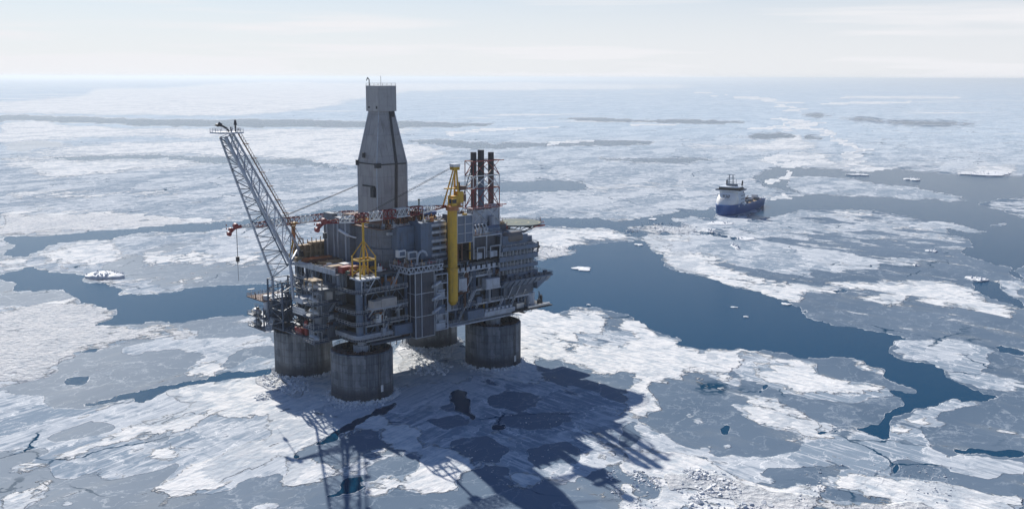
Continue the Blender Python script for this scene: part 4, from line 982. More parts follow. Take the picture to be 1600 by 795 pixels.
m = MB(); m.tube(BA, (-43.6, 4.4, 32.4), .5, 10); m.tube(BA, (-40, 9, 36), .4, 8); m.tube(BB, (-44.5, 17.5, 30), .5, 10); m.tube(BA, BC, .42, 8); m.tube(BA, (-33.5, 8, 43.6), .4, 8); m.tube(BC, (-31.6, 20, 43.4), .5, 8); m.tube(BD, (-33.5, 22, 43.4), .4, 8); bd(m, 'root_strut', 'pale', fb, True)
# flare pipes and walkway between the lower chords
m = MB()
for k, q in enumerate((.15, .3)):
    m.tube(TA.lerp(TB, q)+Vector((.7, 0, .3)), BA.lerp(BB, q)+Vector((1.2, 0, .5)), .32-.05*k, 8)
bd(m, 'flare_pipe', 'mid', fb, True)
m = MB()
a, b_ = TD+Vector((.9, .1, .9)), BD+Vector((1.2, .3, .8))
a, b_ = TC+Vector((1.4, -.2, .6)), BC+Vector((1.6, -.4, .4))
N = 42
for k in range(N):
    p, q = a.lerp(b_, k/N), a.lerp(b_, (k+1)/N)
    m.add([p+Vector((0, -.5, 0)), p+Vector((0, .5, 0)), q+Vector((0, .5, 0)), q+Vector((0, -.5, 0)), p+Vector((0, -.5, .12)), p+Vector((0, .5, .12)), q+Vector((0, .5, .12)), q+Vector((0, -.5, .12))], [(0, 1, 2, 3), (4, 7, 6, 5), (0, 4, 5, 1), (1, 5, 6, 2), (2, 6, 7, 3), (3, 7, 4, 0)])
    m.tube(p+Vector((0, -.5, 0)), p+Vector((.35, -.5, 1.1)), .05, 4)
    if k % 5 == 4: m.box(p.x-.3, p.x+1.5, p.y-1, p.y+.6, p.z-.1, p.z+.12)
m.tube(a+Vector((.35, -.5, 1.1)), b_+Vector((.35, -.5, 1.1)), .06, 4)
bd(m, 'ladder_walkway', 'rust', fb)
m = MB(); m.box(-67.6, -59.0, 7.2, 15.2, 92.4, 92.9); rail(m, [(-67.5, 15.1, 92.9), (-67.5, 7.3, 92.9), (-59.1, 7.3, 92.9), (-59.1, 15.1, 92.9), (-67.5, 15.1, 92.9)], 1.2, 1.7, .06); bd(m, 'tip_platform', 'pale', fb)
m = MB(); m.path([(-62.5, 11, 92.9), (-63.1, 11.4, 94.0), (-64.4, 12, 94.9), (-65.6, 12.4, 95.1)], .36, 8); m.tube((-65.6, 12.4, 95.1), (-66.7, 12.8, 95.3), .6, 8, .25); m.tube((-64.6, 12.0, 95.2), (-65.7, 12.3, 95.9), .5, 8)
m.tube((-60.6, 10, 92.9), (-60.6, 10, 95.2), .3, 8); m.tube((-60.6, 10, 95.2), (-60.6, 10, 97.0), .62, 8, .3); m.tube((-62.3, 10, 92.9), (-62.3, 10, 94.6), .25, 6); bd(m, 'flare_tip', 'black', fb, True)
# ------------------------------------------------------------------ cranes
def boomline(th_, A, B, w, h, n, root=.25, tip=.25, r=.11, rb=.055, name='boom'):
    """red and white lattice jib from A (pivot) to B (tip)"""
    A = Vector(A); B = Vector(B); d = (B-A).normalized(); s = d.cross(Vector((0, 0, 1))).normalized(); up = s.cross(d)
    def fr(t):
        k = min(1, t/root*.8+.2, (1-t)/tip*.75+.25); c = A.lerp(B, t)
        return [c+s*w/2*k-up*h/2*k, c-s*w/2*k-up*h/2*k, c-s*w/2*k+up*h/2*k, c+s*w/2*k+up*h/2*k]
    m = MB()
    for i in range(n):
        m.c = (i//3) % 2
        lattice(m, fr(i/n), fr((i+1)/n), 1, r, rb)
    return bd(m, name, ['red', 'white'], th_)
M['cable'] = paint('greased_wire', (.02, .02, .022), 1.0)
pc = thing('pedestal_crane', 'yellow crane on a thick yellow pedestal down the front, jib laid to the left', 'crane', (6.2, -25.6, 28))
m = MB(); m.tube((6.2, -25.6, 29.5), (6.2, -25.6, 41.5), 1.95, 24, 2.0); m.tube((6.2, -25.6, 41.5), (6.2, -25.6, 42.0), 2.25, 24); m.tube((6.2, -25.6, 42.0), (6.2, -25.6, 63.5), 1.8, 24); m.tube((6.2, -25.6, 29.5), (6.2, -25.6, 28), 1.95, 24, 1.0)
bd(m, 'pedestal', 'yellow', pc, True)
m = MB(); m.tube((6.2, -25.6, 63.5), (6.2, -25.6, 64.6), 2.4, 20); m.box(3.0, 9.4, -28.2, -23.2, 64.6, 65.2); rail(m, [(3.0, -28.2, 65.2), (9.4, -28.2, 65.2), (9.4, -23.2, 65.2)], 1, 1.4, .06); bd(m, 'slew_ring', 'orange', pc)
m = MB(); m.box(5.4, 8.6, -27.2, -24.0, 65.2, 68.8); m.box(3.6, 6.0, -28.6, -27.25, 65.4, 68.0); m.box(8.65, 10.8, -26.6, -24.4, 66, 70.2); mh = bd(m, 'machinery_house', 'yellow', pc)
m = MB(); m.box(3.8, 5.8, -28.66, -28.61, 66.4, 67.8); m.box(3.52, 3.6, -28.5, -27.2, 66.4, 67.9); bd(m, 'cab_window', 'black', mh)
m = MB()
for v in (-27, -24.2): m.tube((3.0, v, 65.0), (7.4, v*.3-25.6*.7, 79.0), .34, 6, .26); m.tube((8.4, v, 66.0), (7.9, v*.3-25.6*.7, 79.0), .42, 6, .36)
m.box(6.2, 8.9, -26.8, -24.4, 78.2, 79.4); m.box(3.4, 8.8, -26.8, -24.2, 71.4, 71.7); bd(m, 'a_frame', 'yellow', pc)
m = MB(); m.box(8.6, 11.2, -27.6, -24, 70.8, 72.2); m.tube((9.8, -25, 70), (9.8, -25, 73.6), .5, 8); m.box(9.6, 12.2, -26.4, -25, 66.4, 69); bd(m, 'winch', 'rust', pc)
m = MB(); m.box(6.1, 9.0, -27, -24.3, 79.4, 80.4); bd(m, 'sheave_block', 'white', pc)
PA_, PB_ = (3.2, -25.8, 65.2), (-47.0, -25.8, 64.0)
boomline(pc, PA_, PB_, 2.4, 2.8, 26, r=.17, rb=.1)
def jibend(th_, tip, cablez, dr=(-1, 0, 0)):
    x, y, z = tip
    m = MB(); m.tube((x+1.6, y, z+.2), (x-1.0, y, z-.3), .7, 6, .55); m.tube((x-1.0, y, z-.3), (x-3.2, y, z-2.2), .55, 6, .4); m.tube((x-3.2, y-.6, z-2.2), (x-3.2, y+.6, z-2.2), .8, 10); m.tube((x-.6, y-.7, z+.6), (x-.6, y+.7, z+.6), .9, 10); m.tube((x-2.6, y-.6, z-.6), (x-2.6, y+.6, z-.6), .7, 10)
    for k in range(3): m.box(x-4.2-.1*k, x-4.0, y-.1, y+.1, z-1.8+k*1.3, z-1.2+k*1.3)
    jh = bd(m, 'jib_head', 'red', th_)
    m = MB(); m.tube((x-.4, y-.2, z), (x-.4, y-.2, cablez), .06, 4); m.tube((x-.1, y+.2, z), (x-.1, y+.2, cablez), .06, 4); m.box(x-.8, x+.2, y-.5, y+.5, cablez-1.8, cablez); m.tube((x-.3, y, cablez-1.8), (x-.3, y, cablez-2.6), .2, 6)
    bd(m, 'hook_block', 'black', jh)
jibend(pc, (-48.0, -25.8, 64.0), 60.5)
m = MB()
for dv in (-.5, .5): m.tube((6.6, -25.7+dv, 79.4), (-31, -25.8+dv, 65.6), .055, 4)
bd(m, 'pendant_cable', M['cable'], pc)
bc = thing('pedestal_crane', 'crane behind the drilling tower, its red and white jib reaching past the flare boom', 'crane', (11.0, 25, 43.5))
m = MB(); m.tube((11, 25, 30), (11, 25, 56), 2.1, 20); bd(m, 'pedestal', 'yellow', bc, True)
m = MB(); m.box(8.5, 14, 22.5, 27.5, 56, 60.5); bd(m, 'machinery_house', 'yellow', bc)
m = MB()
for v in (23.8, 26.4): m.tube((9.5, v, 60), (12, v*.3+25*.7, 73), .3, 6); m.tube((13.5, v, 60), (12.6, v*.3+25*.7, 73), .35, 6)
bd(m, 'a_frame', 'yellow', bc)
boomline(bc, (8.4, 25, 58.2), (-53.0, 25, 57.4), 2.3, 2.5, 30, r=.15, rb=.09)
jibend(bc, (-54.0, 25, 57.4), 46.5)
m = MB(); m.tube((-54.3, 25, 45), (-54.3, 25, 37.5), .05, 4); bd(m, 'tag_line', 'black', bc)
m = MB()
for dv in (-.5, .5): m.tube((12.2, 25+dv, 73), (-36, 25+dv, 59.3), .07, 4)
bd(m, 'pendant_cable', M['cable'], bc)
# boom rests
br = thing('boom_rest', 'yellow braced post with a square base frame holding up the front crane jib', 'boom rest', (-31, -23, 43.3), 'yellow posts that carry the crane jibs')
m = MB(); m.tube((-31.4, -23.2, 43.6), (-31.4, -23.2, 62.2), .42, 10); bd(m, 'post', 'yellow', br, True)
m = MB()
for a, b_ in ((-3.2, -2.4), (3.2, -2.4), (-3.2, 2.4), (3.2, 2.4)):
    m.box(-31.4+a-.2, -31.4+a+.2, -23.2+b_-.2, -23.2+b_+.2, 43.0, 50.6); m.tube((-31.4+a, -23.2+b_, 43.8), (-31.4, -23.2, 47.5), .16, 6); m.tube((-31.4+a, -23.2+b_, 50.4), (-31.4, -23.2, 56), .18, 6)
for z in (49.2,):
    for s_ in (-1, 1): m.box(-34.6, -28.2, -23.2+s_*2.4-.2, -23.2+s_*2.4+.2, z-.25, z+.25); m.box(-31.4+s_*3.2-.2, -31.4+s_*3.2+.2, -25.3, -21.1, z-.25, z+.25)
bd(m, 'base_frame', 'yellow', br)
m = MB(); m.box(-32.9, -29.9, -25, -22.4, 62.2, 62.7); m.box(-33, -32.6, -25, -22.6, 62.7, 63.6); m.box(-30.1, -29.8, -25, -22.6, 62.7, 63.6); bd(m, 'cradle', 'yellow', br)
m = MB(); m.box(-35.6, -27.4, -27, -20.4, 42.5, 43.0); m.tube((-34.4, -26.4, 42.5), (-32.8, -23.4, 36.4), .22, 6); m.tube((-29, -26.4, 42.5), (-31, -23.4, 36.4), .22, 6); bd(m, 'support_bracket', 'pale', br)
b2 = thing('boom_rest', 'smaller orange and yellow post standing behind the flare boom root under the rear jib', 'boom rest', (-31, 25, 46), 'yellow posts that carry the crane jibs')
m = MB(); m.tube((-30.8, 25, 47), (-30.8, 25, 56.4), .75, 10); bd(m, 'post', 'orange', b2, True)
m = MB(); m.tube((-30.8, 25, 50.5), (-34, 23, 44.2), .35, 6); m.tube((-30.8, 25, 50.5), (-27.4, 23, 44.2), .35, 6); m.tube((-30.8, 25, 47), (-30.8, 25, 43), .5, 8); m.box(-32.2, -29.4, 23.8, 26.2, 56.4, 57.0); m.tube((-30.8, 25, 55), (-30.8, 25, 56.4), .7, 8, 1.2); bd(m, 'braces', 'yellow', b2)
# ------------------------------------------------------------------ exhaust stacks
M['stackred'] = paint('dark_red_stack', (.11, .05, .05), .6, dirt=.5)
es = thing('exhaust_stacks', 'three black-topped exhaust stacks standing in a red and white lattice frame', 'exhaust stacks', (34, -10, 54))
SU = [(29.6, -10.0, 82.8), (32.7, -10.8, 83.6), (38.6, -10.0, 82.4)]
for k, (u, v, zt) in enumerate(SU):
    r = 1.15 if k != 1 else 1.25
    m = MB(); m.c = 0; m.tube((u, v, 56), (u, v, 72.5-.8*k*0), r, 18)
    s = bd(m, 'stack', ['stackred' if k != 1 else 'mid'], es, True)
    m = MB(); m.tube((u, v, 72.5), (u, v, zt), r+.04, 18, cap=True); bd(m, 'stack_top', 'black', s, True)
m = MB(); Z = [55, 61, 68.6, 73.6, 79.4]
cr = lambda z: [(27.4, -12.4, z), (41, -12.4, z), (41, -7.4, z), (27.4, -7.4, z)]
for i, (a, b_) in enumerate(zip(Z, Z[1:])):
    m.c = 1 if i in (0, 2) else 0
    A, B = cr(a), cr(b_)
    for j in range(4):
        p, q, p2, q2 = Vector(A[j]), Vector(A[(j+1) % 4]), Vector(B[j]), Vector(B[(j+1) % 4])
        if not (i == 3 and j in (1, 2)): m.tube(p, p2, .2, 6)
        mm = (p2+q2)/2; pm_ = (p+q)/2
        if j % 2 == 0:
            c1 = p2.lerp(q2, .5)
            m.tube(p, c1, .17, 6); m.tube(q, c1, .17, 6); m.tube(pm_, p2, .12, 6); m.tube(pm_, q2, .12, 6)
        else: m.tube(p, q2, .17, 6)
        m.tube(p2, q2, .22, 6)
bd(m, 'lattice_frame', ['red', 'white'], es)
m = MB(); m.tube((27.4, -12.4, 79.4), (20.8, -14, 66), .18, 6); m.tube((27.4, -12.4, 72), (22.4, -13.6, 69.4), .12, 6); m.tube((20.8, -14, 66), (20.8, -14, 58), .15, 6); bd(m, 'stay', 'dark', es)
m = MB(); m.box(26.6, 42.2, -13, -7, 60.7, 60.95); m.box(41, 46, -11.2, -10.6, 61.1, 61.4); m.box(27, 43, -13, -12.7, 79.2, 79.5); rail(m, [(26.7, -13, 60.95), (42.1, -13, 60.95)], 1, 1.5, .05); bd(m, 'service_gallery', 'red', es)
m = MB(); m.box(28, 37, -12.3, -7.6, 54.2, 60.2); m.box(37.2, 41.6, -12, -8, 52, 62); m.tube((36, -13.6, 52), (36, -13.6, 57.6), 1.2, 12); m.box(27.2, 27.6, -12.7, -12.3, 52, 61); m.box(27.6, 33, -12.7, -12.4, 58.8, 59.4); m.tube((28, -12.9, 60.5), (33, -12.9, 56.5), .18, 6)
bd(m, 'silencer', 'pale', es)
# ------------------------------------------------------------------ helideck
hd = thing('helideck', 'round green helicopter landing deck at the right end of the platform', 'helideck', (55.5, -3, 48))
HC = (56.5, -5.2); HZ = 52.2
m = MB(); m.prism([(HC[0]+10.6*math.cos(k*math.pi/12), HC[1]+10.6*math.sin(k*math.pi/12)) for k in range(24)], HZ-.5, HZ); dk = bd(m, 'landing_pad', 'green', hd)
m = MB()
def ring(mb, r0, r1, z, n=48, w=None):
    mb.add([(HC[0]+r*math.cos(2*math.pi*k/n), HC[1]+r*math.sin(2*math.pi*k/n), zz) for r in (r0, r1) for zz in (z, z+.01) for k in range(n)],
           [(k, (k+1) % n, 2*n+(k+1) % n, 2*n+k) for k in range(n)]+[(n+k, n+(k+1) % n, 3*n+(k+1) % n, 3*n+k) for k in range(n)])
ring(m, 5.2, 5.8, HZ+.01); ring(m, 9.7, 10.1, HZ+.01); m.box(HC[0]-1.5, HC[0]-.9, HC[1]-2, HC[1]+2, HZ+.004, HZ+.02); m.box(HC[0]+.9, HC[0]+1.5, HC[1]-2, HC[1]+2, HZ+.004, HZ+.02); m.box(HC[0]-.89, HC[0]+.89, HC[1]-.3, HC[1]+.3, HZ+.004, HZ+.02)
bd(m, 'deck_marking', paint('yellow_marking', (.28, .26, .14), .7), dk)
m = MB(); n = 36
for k in range(n):
    a = 2*math.pi*k/n; b_ = 2*math.pi*(k+1)/n
    p = lambda r, a, z: (HC[0]+r*math.cos(a), HC[1]+r*math.sin(a), z)
    m.tube(p(10.6, a, HZ-.2), p(12.0, a, HZ+.3), .07, 4); m.tube(p(12, a, HZ+.3), p(12, b_, HZ+.3), .07, 4); m.tube(p(11.3, a, HZ+.05), p(11.3, b_, HZ+.05), .05, 4)
bd(m, 'safety_net', 'mid', hd)
m = MB()
for k in range(12):
    a = 2*math.pi*k/12; m.tube((HC[0]+10*math.cos(a), HC[1]+10*math.sin(a), HZ-.5), (HC[0]+7*math.cos(a), HC[1]+7*math.sin(a), HZ-2.4), .16, 5); m.tube((HC[0]+7*math.cos(a), HC[1]+7*math.sin(a), HZ-2.4), (50.2 if math.cos(a) > -.2 else HC[0]-6, HC[1]+5*math.sin(a), 46.5), .18, 5)
m.box(HC[0]-9, HC[0]+9, HC[1]-.3, HC[1]+.3, HZ-1.4, HZ-.52); m.box(HC[0]-.3, HC[0]+.3, HC[1]-9, HC[1]-.31, HZ-1.4, HZ-.52)
bd(m, 'support_truss', 'steel', hd)
m = MB(); m.box(60, 66, -13, -12, HZ-1.6, HZ-1.0); m.tube((66.5, -9.5, HZ-1), (66.5, -9.5, HZ+1.8), .15, 6); m.box(66, 68.6, -10, -9, HZ-.6, HZ-.3); bd(m, 'access_stair', 'red', hd)
# small crane-like winch on the right edge
wn_ = thing('davit', 'small dark davit sticking out from the right edge of the platform below the landing deck', 'davit', (51, -20, 43))
m = MB(); m.tube((50.4, -20, 43), (53.2, -22, 44.2), .22, 6); m.tube((53.2, -22, 44.2), (53.2, -22, 46.4), .5, 8); m.tube((50.5, -20, 41), (53, -22, 43.4), .12, 5); bd(m, 'arm', 'dark', wn_)
m = MB(); m.tube((53.2, -22.6, 44.4), (53.2, -21.4, 44.4), .7, 10); m.box(52.9, 53.5, -22.3, -21.7, 42.2, 43.6); bd(m, 'winch', 'black', wn_)
# ------------------------------------------------------------------ lifeboats
def lifeboat(u, v, z, mat, label):
    t_ = thing('lifeboat', label, 'lifeboat', (u, v, z), 'covered lifeboats on the side balconies')
    secs = [(-2.5, .5, .6, 1.3), (-1.9, 1.1, .15, 1.9), (-.8, 1.45, 0, 2.35), (.5, 1.5, 0, 2.5), (1.7, 1.2, .1, 2.2), (2.5, .35, .7, 1.2)]
    for nm, sel, mt in (('hull', 0, 'orange' if 0 else mat), ('canopy', 1, mat)):
        m = MB(); n = 9; vs = []
        for (y, w_, z0, z1) in secs:
            zm = z0+(z1-z0)*.45
            for k in range(n):
                a = math.pi*k/(n-1)
                vs.append((u+w_*math.cos(a), v+y, zm-(zm-z0)*math.sin(a)**.8 if sel == 0 else zm+.02+(z1-zm)*math.sin(a)**.8))
        fs = [(i*n+k, i*n+k+1, (i+1)*n+k+1, (i+1)*n+k) for i in range(len(secs)-1) for k in range(n-1)]+[tuple(range(n)), tuple((len(secs)-1)*n+k for k in range(n))]
        m.add([(a, b_, c+z) for a, b_, c in vs], fs); bd(m, nm, mt, t_, True)
    m = MB(); m.box(u-.35, u+.35, v-1.2, v-.3, z+2.3, z+2.9); m.box(u-1.55, u-1.4, v-1.8, v+1.8, z+1.25, z+1.5); bd(m, 'wheelhouse', 'black', t_)
    for y in (-2, 2): m = MB(); m.path([(u+1.9, v+y, z-.3), (u+1.9, v+y, z+3.2), (u+.2, v+y, z+3.7)], .14, 5); m.tube((u+.2, v+y, z+3.7), (u+.2, v+y, z+1.9), .05, 4); bd(m, 'davit_arm', 'pale', t_)
lifeboat(-43.9, -10.2, 38.5, 'chrome', 'bright rounded lifeboat on the topmost side balcony under the tan canopy')
lifeboat(-43.9, -10.0, 33.3, 'chrome', 'covered lifeboat on the second side balcony from the top, under the topmost boat')
lifeboat(-43.9, -10.0, 29.1, 'chrome', 'covered lifeboat right of the pale sign board, third boat down the side')
lifeboat(-43.9, -9.8, 19.7, 'pale', 'dull grey covered lifeboat lowest on the side, next to the red tank')
lifeboat(-45.6, 28.4, 22.9, 'chrome', 'bright lifeboat on the upper balcony of the far left lobe')
lifeboat(-45.6, 28.4, 18.5, 'chrome', 'bright lifeboat on the bottom balcony of the far left lobe')
# ------------------------------------------------------------------ loose things on the platform
t_ = thing('sign_board', 'pale blue-white banner board hung on the left side above the red tank', 'sign', (-41, 5, 26.3))
m = MB(); m.box(-41.3, -41.0, .8, 9.4, 26.3, 28.9); bs = bd(m, 'board', 'white', t_); m = MB(); m.box(-40.95, -37, 1.2, 1.4, 27.2, 27.4); m.box(-40.95, -37, 8.6, 8.8, 27.2, 27.4); bd(m, 'bracket', 'steel', t_)
m = MB(); rg = random.Random(5)
for row, (z0, h, n) in enumerate(((26.05, .55, 11), (25.15, .35, 16))):
    for k in range(n):
        y = 8.8-k*(7.4/n); z0_ = z0+1.75; m.box(-41.33, -41.3, y-.12, y, z0_, z0_+h)
        if k % 3: m.box(-41.33, -41.3, y-.36, y-.12, z0_+h*(.4 if k % 2 else .8), z0_+h*(.4 if k % 2 else .8)+.1)
bd(m, 'lettering', 'mid', bs)
t_ = thing('red_tank', 'red box tank with an upright red cylinder on the lower left side deck', 'tank', (-42, 3, 19.7))
m = MB(); m.box(-43.2, -40.2, .4, 5.0, 19.7, 22.0); m.box(-40.2, -38.5, 1, 4, 19.7, 21.2); bd(m, 'box', 'red', t_)
m = MB(); m.tube((-41.6, -.7, 19.7), (-41.6, -.7, 24.8), .8, 14); m.tube((-41.6, -.7, 24.8), (-41.6, -.7, 25.3), .8, 14, .3); bd(m, 'cylinder', 'red', t_, True)
for k, (u, v, z, a, b_, h, mt, lab) in enumerate((
  (-13.5, -17.9, 47.6, 1.6, 1.0, 2.6, 'white', 'left one of two white air-handling boxes beside the curved vent pipe'),
  (-9.0, -17.9, 46.4, 2.1, 1.1, 2.9, 'white', 'larger right one of two white air-handling boxes beside the curved vent pipe'))):
    t_ = thing('air_handler', lab, 'air handler', (u, v-1.4, z), 'white boxes beside the tower module')
    m = MB(); m.box(u-a, u+a, v-1.4-b_*2, v-1.4, z, z+h); bd(m, 'casing', mt, t_)
    m = MB(); m.box(u-a*.7, u+a*.7, v-1.42-b_*2-.04, v-1.4-b_*2, z+.6, z+h-.5); m.box(u-a*.5, u+a*.5, v-2.6, v-1.9, z+h, z+h+.3); bd(m, 'grille', 'mid', t_)
    m = MB(); [m.box(u+x-.15, u+x+.15, v-3, v-2.7, 45.2, z) for x in (-a+.2, a-.2)]; [m.box(u+x-.15, u+x+.15, v-1.9, v-1.6, 45.2, z) for x in (-a+.2, a-.2)]; bd(m, 'stand', 'steel', t_)
# pipe deck: stacks of drill pipe and cargo
def pipestack(u0, u1, v0, v1, z, rows, mat, label, r=.22):
    t_ = thing('pipe_stack', label, 'pipe stack', ((u0+u1)/2, (v0+v1)/2, z), 'pipes stacked on the open deck')
    rg = random.Random(int(u0*7+v0)); n = int((v1-v0)/(2*r))
    m = MB()
    for j in range(rows):
        for k in range(n-j):
            y = v0+r+2*r*k+r*j; m.tube((u0+rg.uniform(-.6, .6), y, z+r+j*r*1.75+.2), (u1+rg.uniform(-.6, .6), y, z+r+j*r*1.75+.2), r, 6)
    bd(m, 'pipe', mat, t_); m = MB()
    for q in (.15, .5, .85): x = u0+(u1-u0)*q; m.box(x-.12, x+.12, v0-.3, v1+.3, z, z+.2); m.box(x-.1, x+.1, v0-.3, v0-.15, z+.2, z+1.4); m.box(x-.1, x+.1, v1+.15, v1+.3, z+.2, z+1.4)
    bd(m, 'timber_bearer', 'tan', t_)
pipestack(-33, -22, 12, 16, 43.35, 3, 'orange', 'orange-brown drill pipes stacked nearest the beam rack')
pipestack(-33, -22, 7, 11, 43.35, 3, 'rust', 'dark rusty drill pipes stacked in the middle of the open deck')
pipestack(-32.5, -23, 3.6, 6.2, 43.35, 2, 'tan', 'pale tan casing pipes lying on the open deck by the wind wall', .3)
pipestack(-33.5, -26, -3.4, -.6, 43.35, 2, 'pale', 'light grey casing pipes lying on the front of the open deck', .3)
CT = [(-32.6, -6.6, 2.6, 1.4, 1.5, 'tan', 'tan crate on the deck edge in front of the grey casing pipes'),
      (-28.4, -6.8, 1.6, 1.6, 1.9, 'white', 'white cargo box left of the red container on the open deck'),
      (-32.8, -13.6, 2.0, 1.3, 2.2, 'red', 'bright red container on the open deck left of the yellow boom rest'),
      (-27.8, -12.2, 1.8, 1.2, 1.6, 'orange', 'low orange cargo basket behind the red container'),
      (-24.6, -2.4, 2.6, 1.4, 1.0, 'chrome', 'flat silver pallet load at the foot of the wind wall'),
      (-33.0, -17.4, 1.3, 1.2, 1.1, 'green', 'small green tool box close to the yellow boom rest'),
      (-24.4, -8.4, 1.5, 1.5, 2.0, 'blue', 'blue container in the shade beside the drilling module'),
      (-33.2, 18.4, 1.6, 1.4, 1.4, 'tan', 'tan crate beside the foot of the flare boom')]
for u, v, a, b_, h, mt, lab in CT:
    t_ = thing('cargo_container', lab, 'container', (u, v, 43.34), 'cargo on the open deck')
    m = MB(); m.box(u-a, u+a, v-b_, v+b_, 43.5, 43.5+h); bx_ = bd(m, 'body', mt, t_)
    m = MB(); k = int(2*a/.5)
    for j in range(k): m.box(u-a+.2+j*.5, u-a+.3+j*.5, v-b_-.06, v-b_, 43.6, 43.4+h)
    for sx_ in (-1, 1):
        for sy in (-1, 1): m.box(u+sx_*a-.1, u+sx_*a+.1, v+sy*b_-.1, v+sy*b_+.1, 43.35, 43.56+h)
    bd(m, 'corner_post', mt, t_)
for k in range(40):
    rg = random.Random(900+k); u = rg.uniform(-33.5, -21.5); v = rg.uniform(-18, 19); 
    m = MB(); a, b_, h = rg.uniform(.2, 1.1), rg.uniform(.2, .6), rg.uniform(.3, 1.0)
    m.box(u-a, u+a, v-b_, v+b_, 43.32, 43.32+h); m.box(u-a*.6, u+a*.6, v-b_*.6, v+b_*.6, 43.32+h, 43.5+h)
    bd(m, 'deck_fitting', rg.choice(['tan', 'orange', 'pale', 'white', 'rust', 'red', 'yellow', 'green', 'chrome', 'steel']), plat)
t_ = thing('generator_set', 'blue machinery set on the roof between the tower and the yellow crane', 'machinery', (3, -13, 57.8))
m = MB(); m.box(1.5, 7.6, -14.5, -9.5, 60.7, 61.9); m.box(2, 4.2, -14, -10, 61.9, 63.1); bd(m, 'casing', 'blue', t_)
m = MB(); m.box(-2, 1.2, -14.5, -10, 60.7, 62.6); m.tube((-1, -13, 62.6), (-1, -13, 63.6), .4, 8); m.tube((6, -12, 61.9), (6, -12, 63.4), .3, 8); bd(m, 'engine', 'black', t_)
t_ = thing('antenna_mast', 'thin pale green mast on the roof left of the yellow crane', 'mast', (16, 2, 56.5))
m = MB(); m.tube((20, 13, 51.9), (20, 13, 62.5), .28, 8); m.tube((20, 13, 62.5), (20, 13, 63.1), .45, 8); bd(m, 'pole', 'green', t_)
# clutter along the roof edges
EDG = [(-19, 7, -17, -14.8, 57.82, 30), (-5.8, 5.2, -22.6, -16.5, 59.42, 12), (11, 18, -22.4, -15, 60.62, 9), (19, 32, -23, -14, 52.12, 12), (34, 49, -22.8, -19.2, 47.12, 10), (-16, -2, -28, -18.5, 45.22, 12), (9, 19, -13.5, -11, 56.52, 8), (-35.4, -20, -20, -18, 43.35, 8)]
for i, (u0, u1, v0, v1, z, n) in enumerate(EDG):
    for k in range(n):
        rg = random.Random(5000+i*100+k); u = rg.uniform(u0, u1); v = rg.uniform(v0, v1); a, b_, h = rg.uniform(.25, 1.0), rg.uniform(.2, .6), rg.uniform(.5, 1.9)
        m = MB(); m.box(u-a, u+a, v-b_, v+b_, z, z+h); m.tube((u-a*.5, v, z+h), (u-a*.5, v, z+h+rg.uniform(.4, 1.6)), rg.uniform(.08, .25), 6)
        if rg.random() < .4: m.tube((u-a-1, v-b_, z+.3), (u+a+1.5, v-b_, z+.5), .14, 5)
        bd(m, 'roof_plant', rg.choice(['orange', 'red', 'white', 'pale', 'rust', 'tan', 'chrome', 'yellow', 'steel', 'mid', 'red', 'white']), plat)
# ------------------------------------------------------------------ supply ship
SH = thing('supply_ship', 'blue-hulled supply ship with a white rounded bow house sailing through the ice', 'ship', (0, 0, 0), world=(195, 868, 0), rz=R_(59+180))
SH.scale = (.90, .92, .98)
ORG[SH.name] = Vector((0, 0, 0))
blueh = paint('ship_blue_hull', (.004, .085, .30), .35, dirt=.15, streak=.15)
cream = paint('ship_cream_white', (.85, .83, .78), .5, dirt=.1)
shipw = paint('ship_grey_white', (.70, .75, .80), .5, dirt=.12)
def hull(z_of, keep, name, mat, parent):
    X = [-47.5, -46, -40, -20, 0, 15, 26, 34, 40, 44, 47, 48.5]
    m = MB(); prof = []
    for x in X:
        t = max(0, (x-15)/33.5); w_ = 10.2*math.sqrt(max(0, 1-t**4))+.15
        if x < -44: w_ = 9.4
        prof.append((x, w_))
    n = len(prof); vs = []; 
    for (x, w_) in prof:
        zt, fl = z_of(x)
        t = max(0, (x-15)/33.5)
        vs += [(x-1.6*t, w_*.86*(1-.35*t), keep[0]), (x, w_, keep[1]), (x+.8*t*(zt > 5), w_+fl, zt)]
        vs += [(x-1.6*t, -w_*.86*(1-.35*t), keep[0]), (x, -w_, keep[1]), (x+.8*t*(zt > 5), -w_-fl, zt)]
    fs = []
    for i in range(n-1):
        a, b_ = i*6, (i+1)*6
        for k in (0, 1): fs += [(a+k, b_+k, b_+k+1, a+k+1), (a+3+k, a+4+k, b_+4+k, b_+3+k)]
        fs.append((a+2, b_+2, b_+5, a+5))
    fs += [(0, 1, 4, 3), (1, 2, 5, 4)]; e = (n-1)*6; fs += [(e, e+3, e+4, e+1), (e+1, e+4, e+5, e+2)]
    m.add(vs, fs); return bd(m, name, mat, parent, True)
hl = hull(lambda x: (5.6 if x < 14 else 5.6+min(3.4, (x-14)*.3), .35), (-2, 1.5), 'hull', blueh, SH)
m = MB()
for s_ in (-1, 1): m.box(-47, 14, s_*10.2-.15, s_*10.2+.15, 5.55, 7.0); 
m.box(-47.6, -47.2, -9.4, 9.4, 5.55, 6.6); bd(m, 'bulwark', blueh, hl)
m = MB(); m.box(-46, 12, -9, 9, 5.62, 5.75); bd(m, 'working_deck', 'tan', SH)
m = MB()
for x, y, a, h, in ((-38, 4, 2.5, 2.4), (-30, -4, 3, 2.6), (-22, 3, 3, 2.2), (-12, -3, 2.6, 2.6), (-5, 4.5, 2, 3), (3, -5, 2.5, 2.4)): m.box(x-a, x+a, y-2, y+2, 5.76, 5.76+h)
for y in (-9.2, 9.2):
    for k in range(9): m.tube((-44+k*6, y, 5.8), (-44+k*6, y, 9), .15, 5)
bd(m, 'deck_cargo', ['steel'], SH)
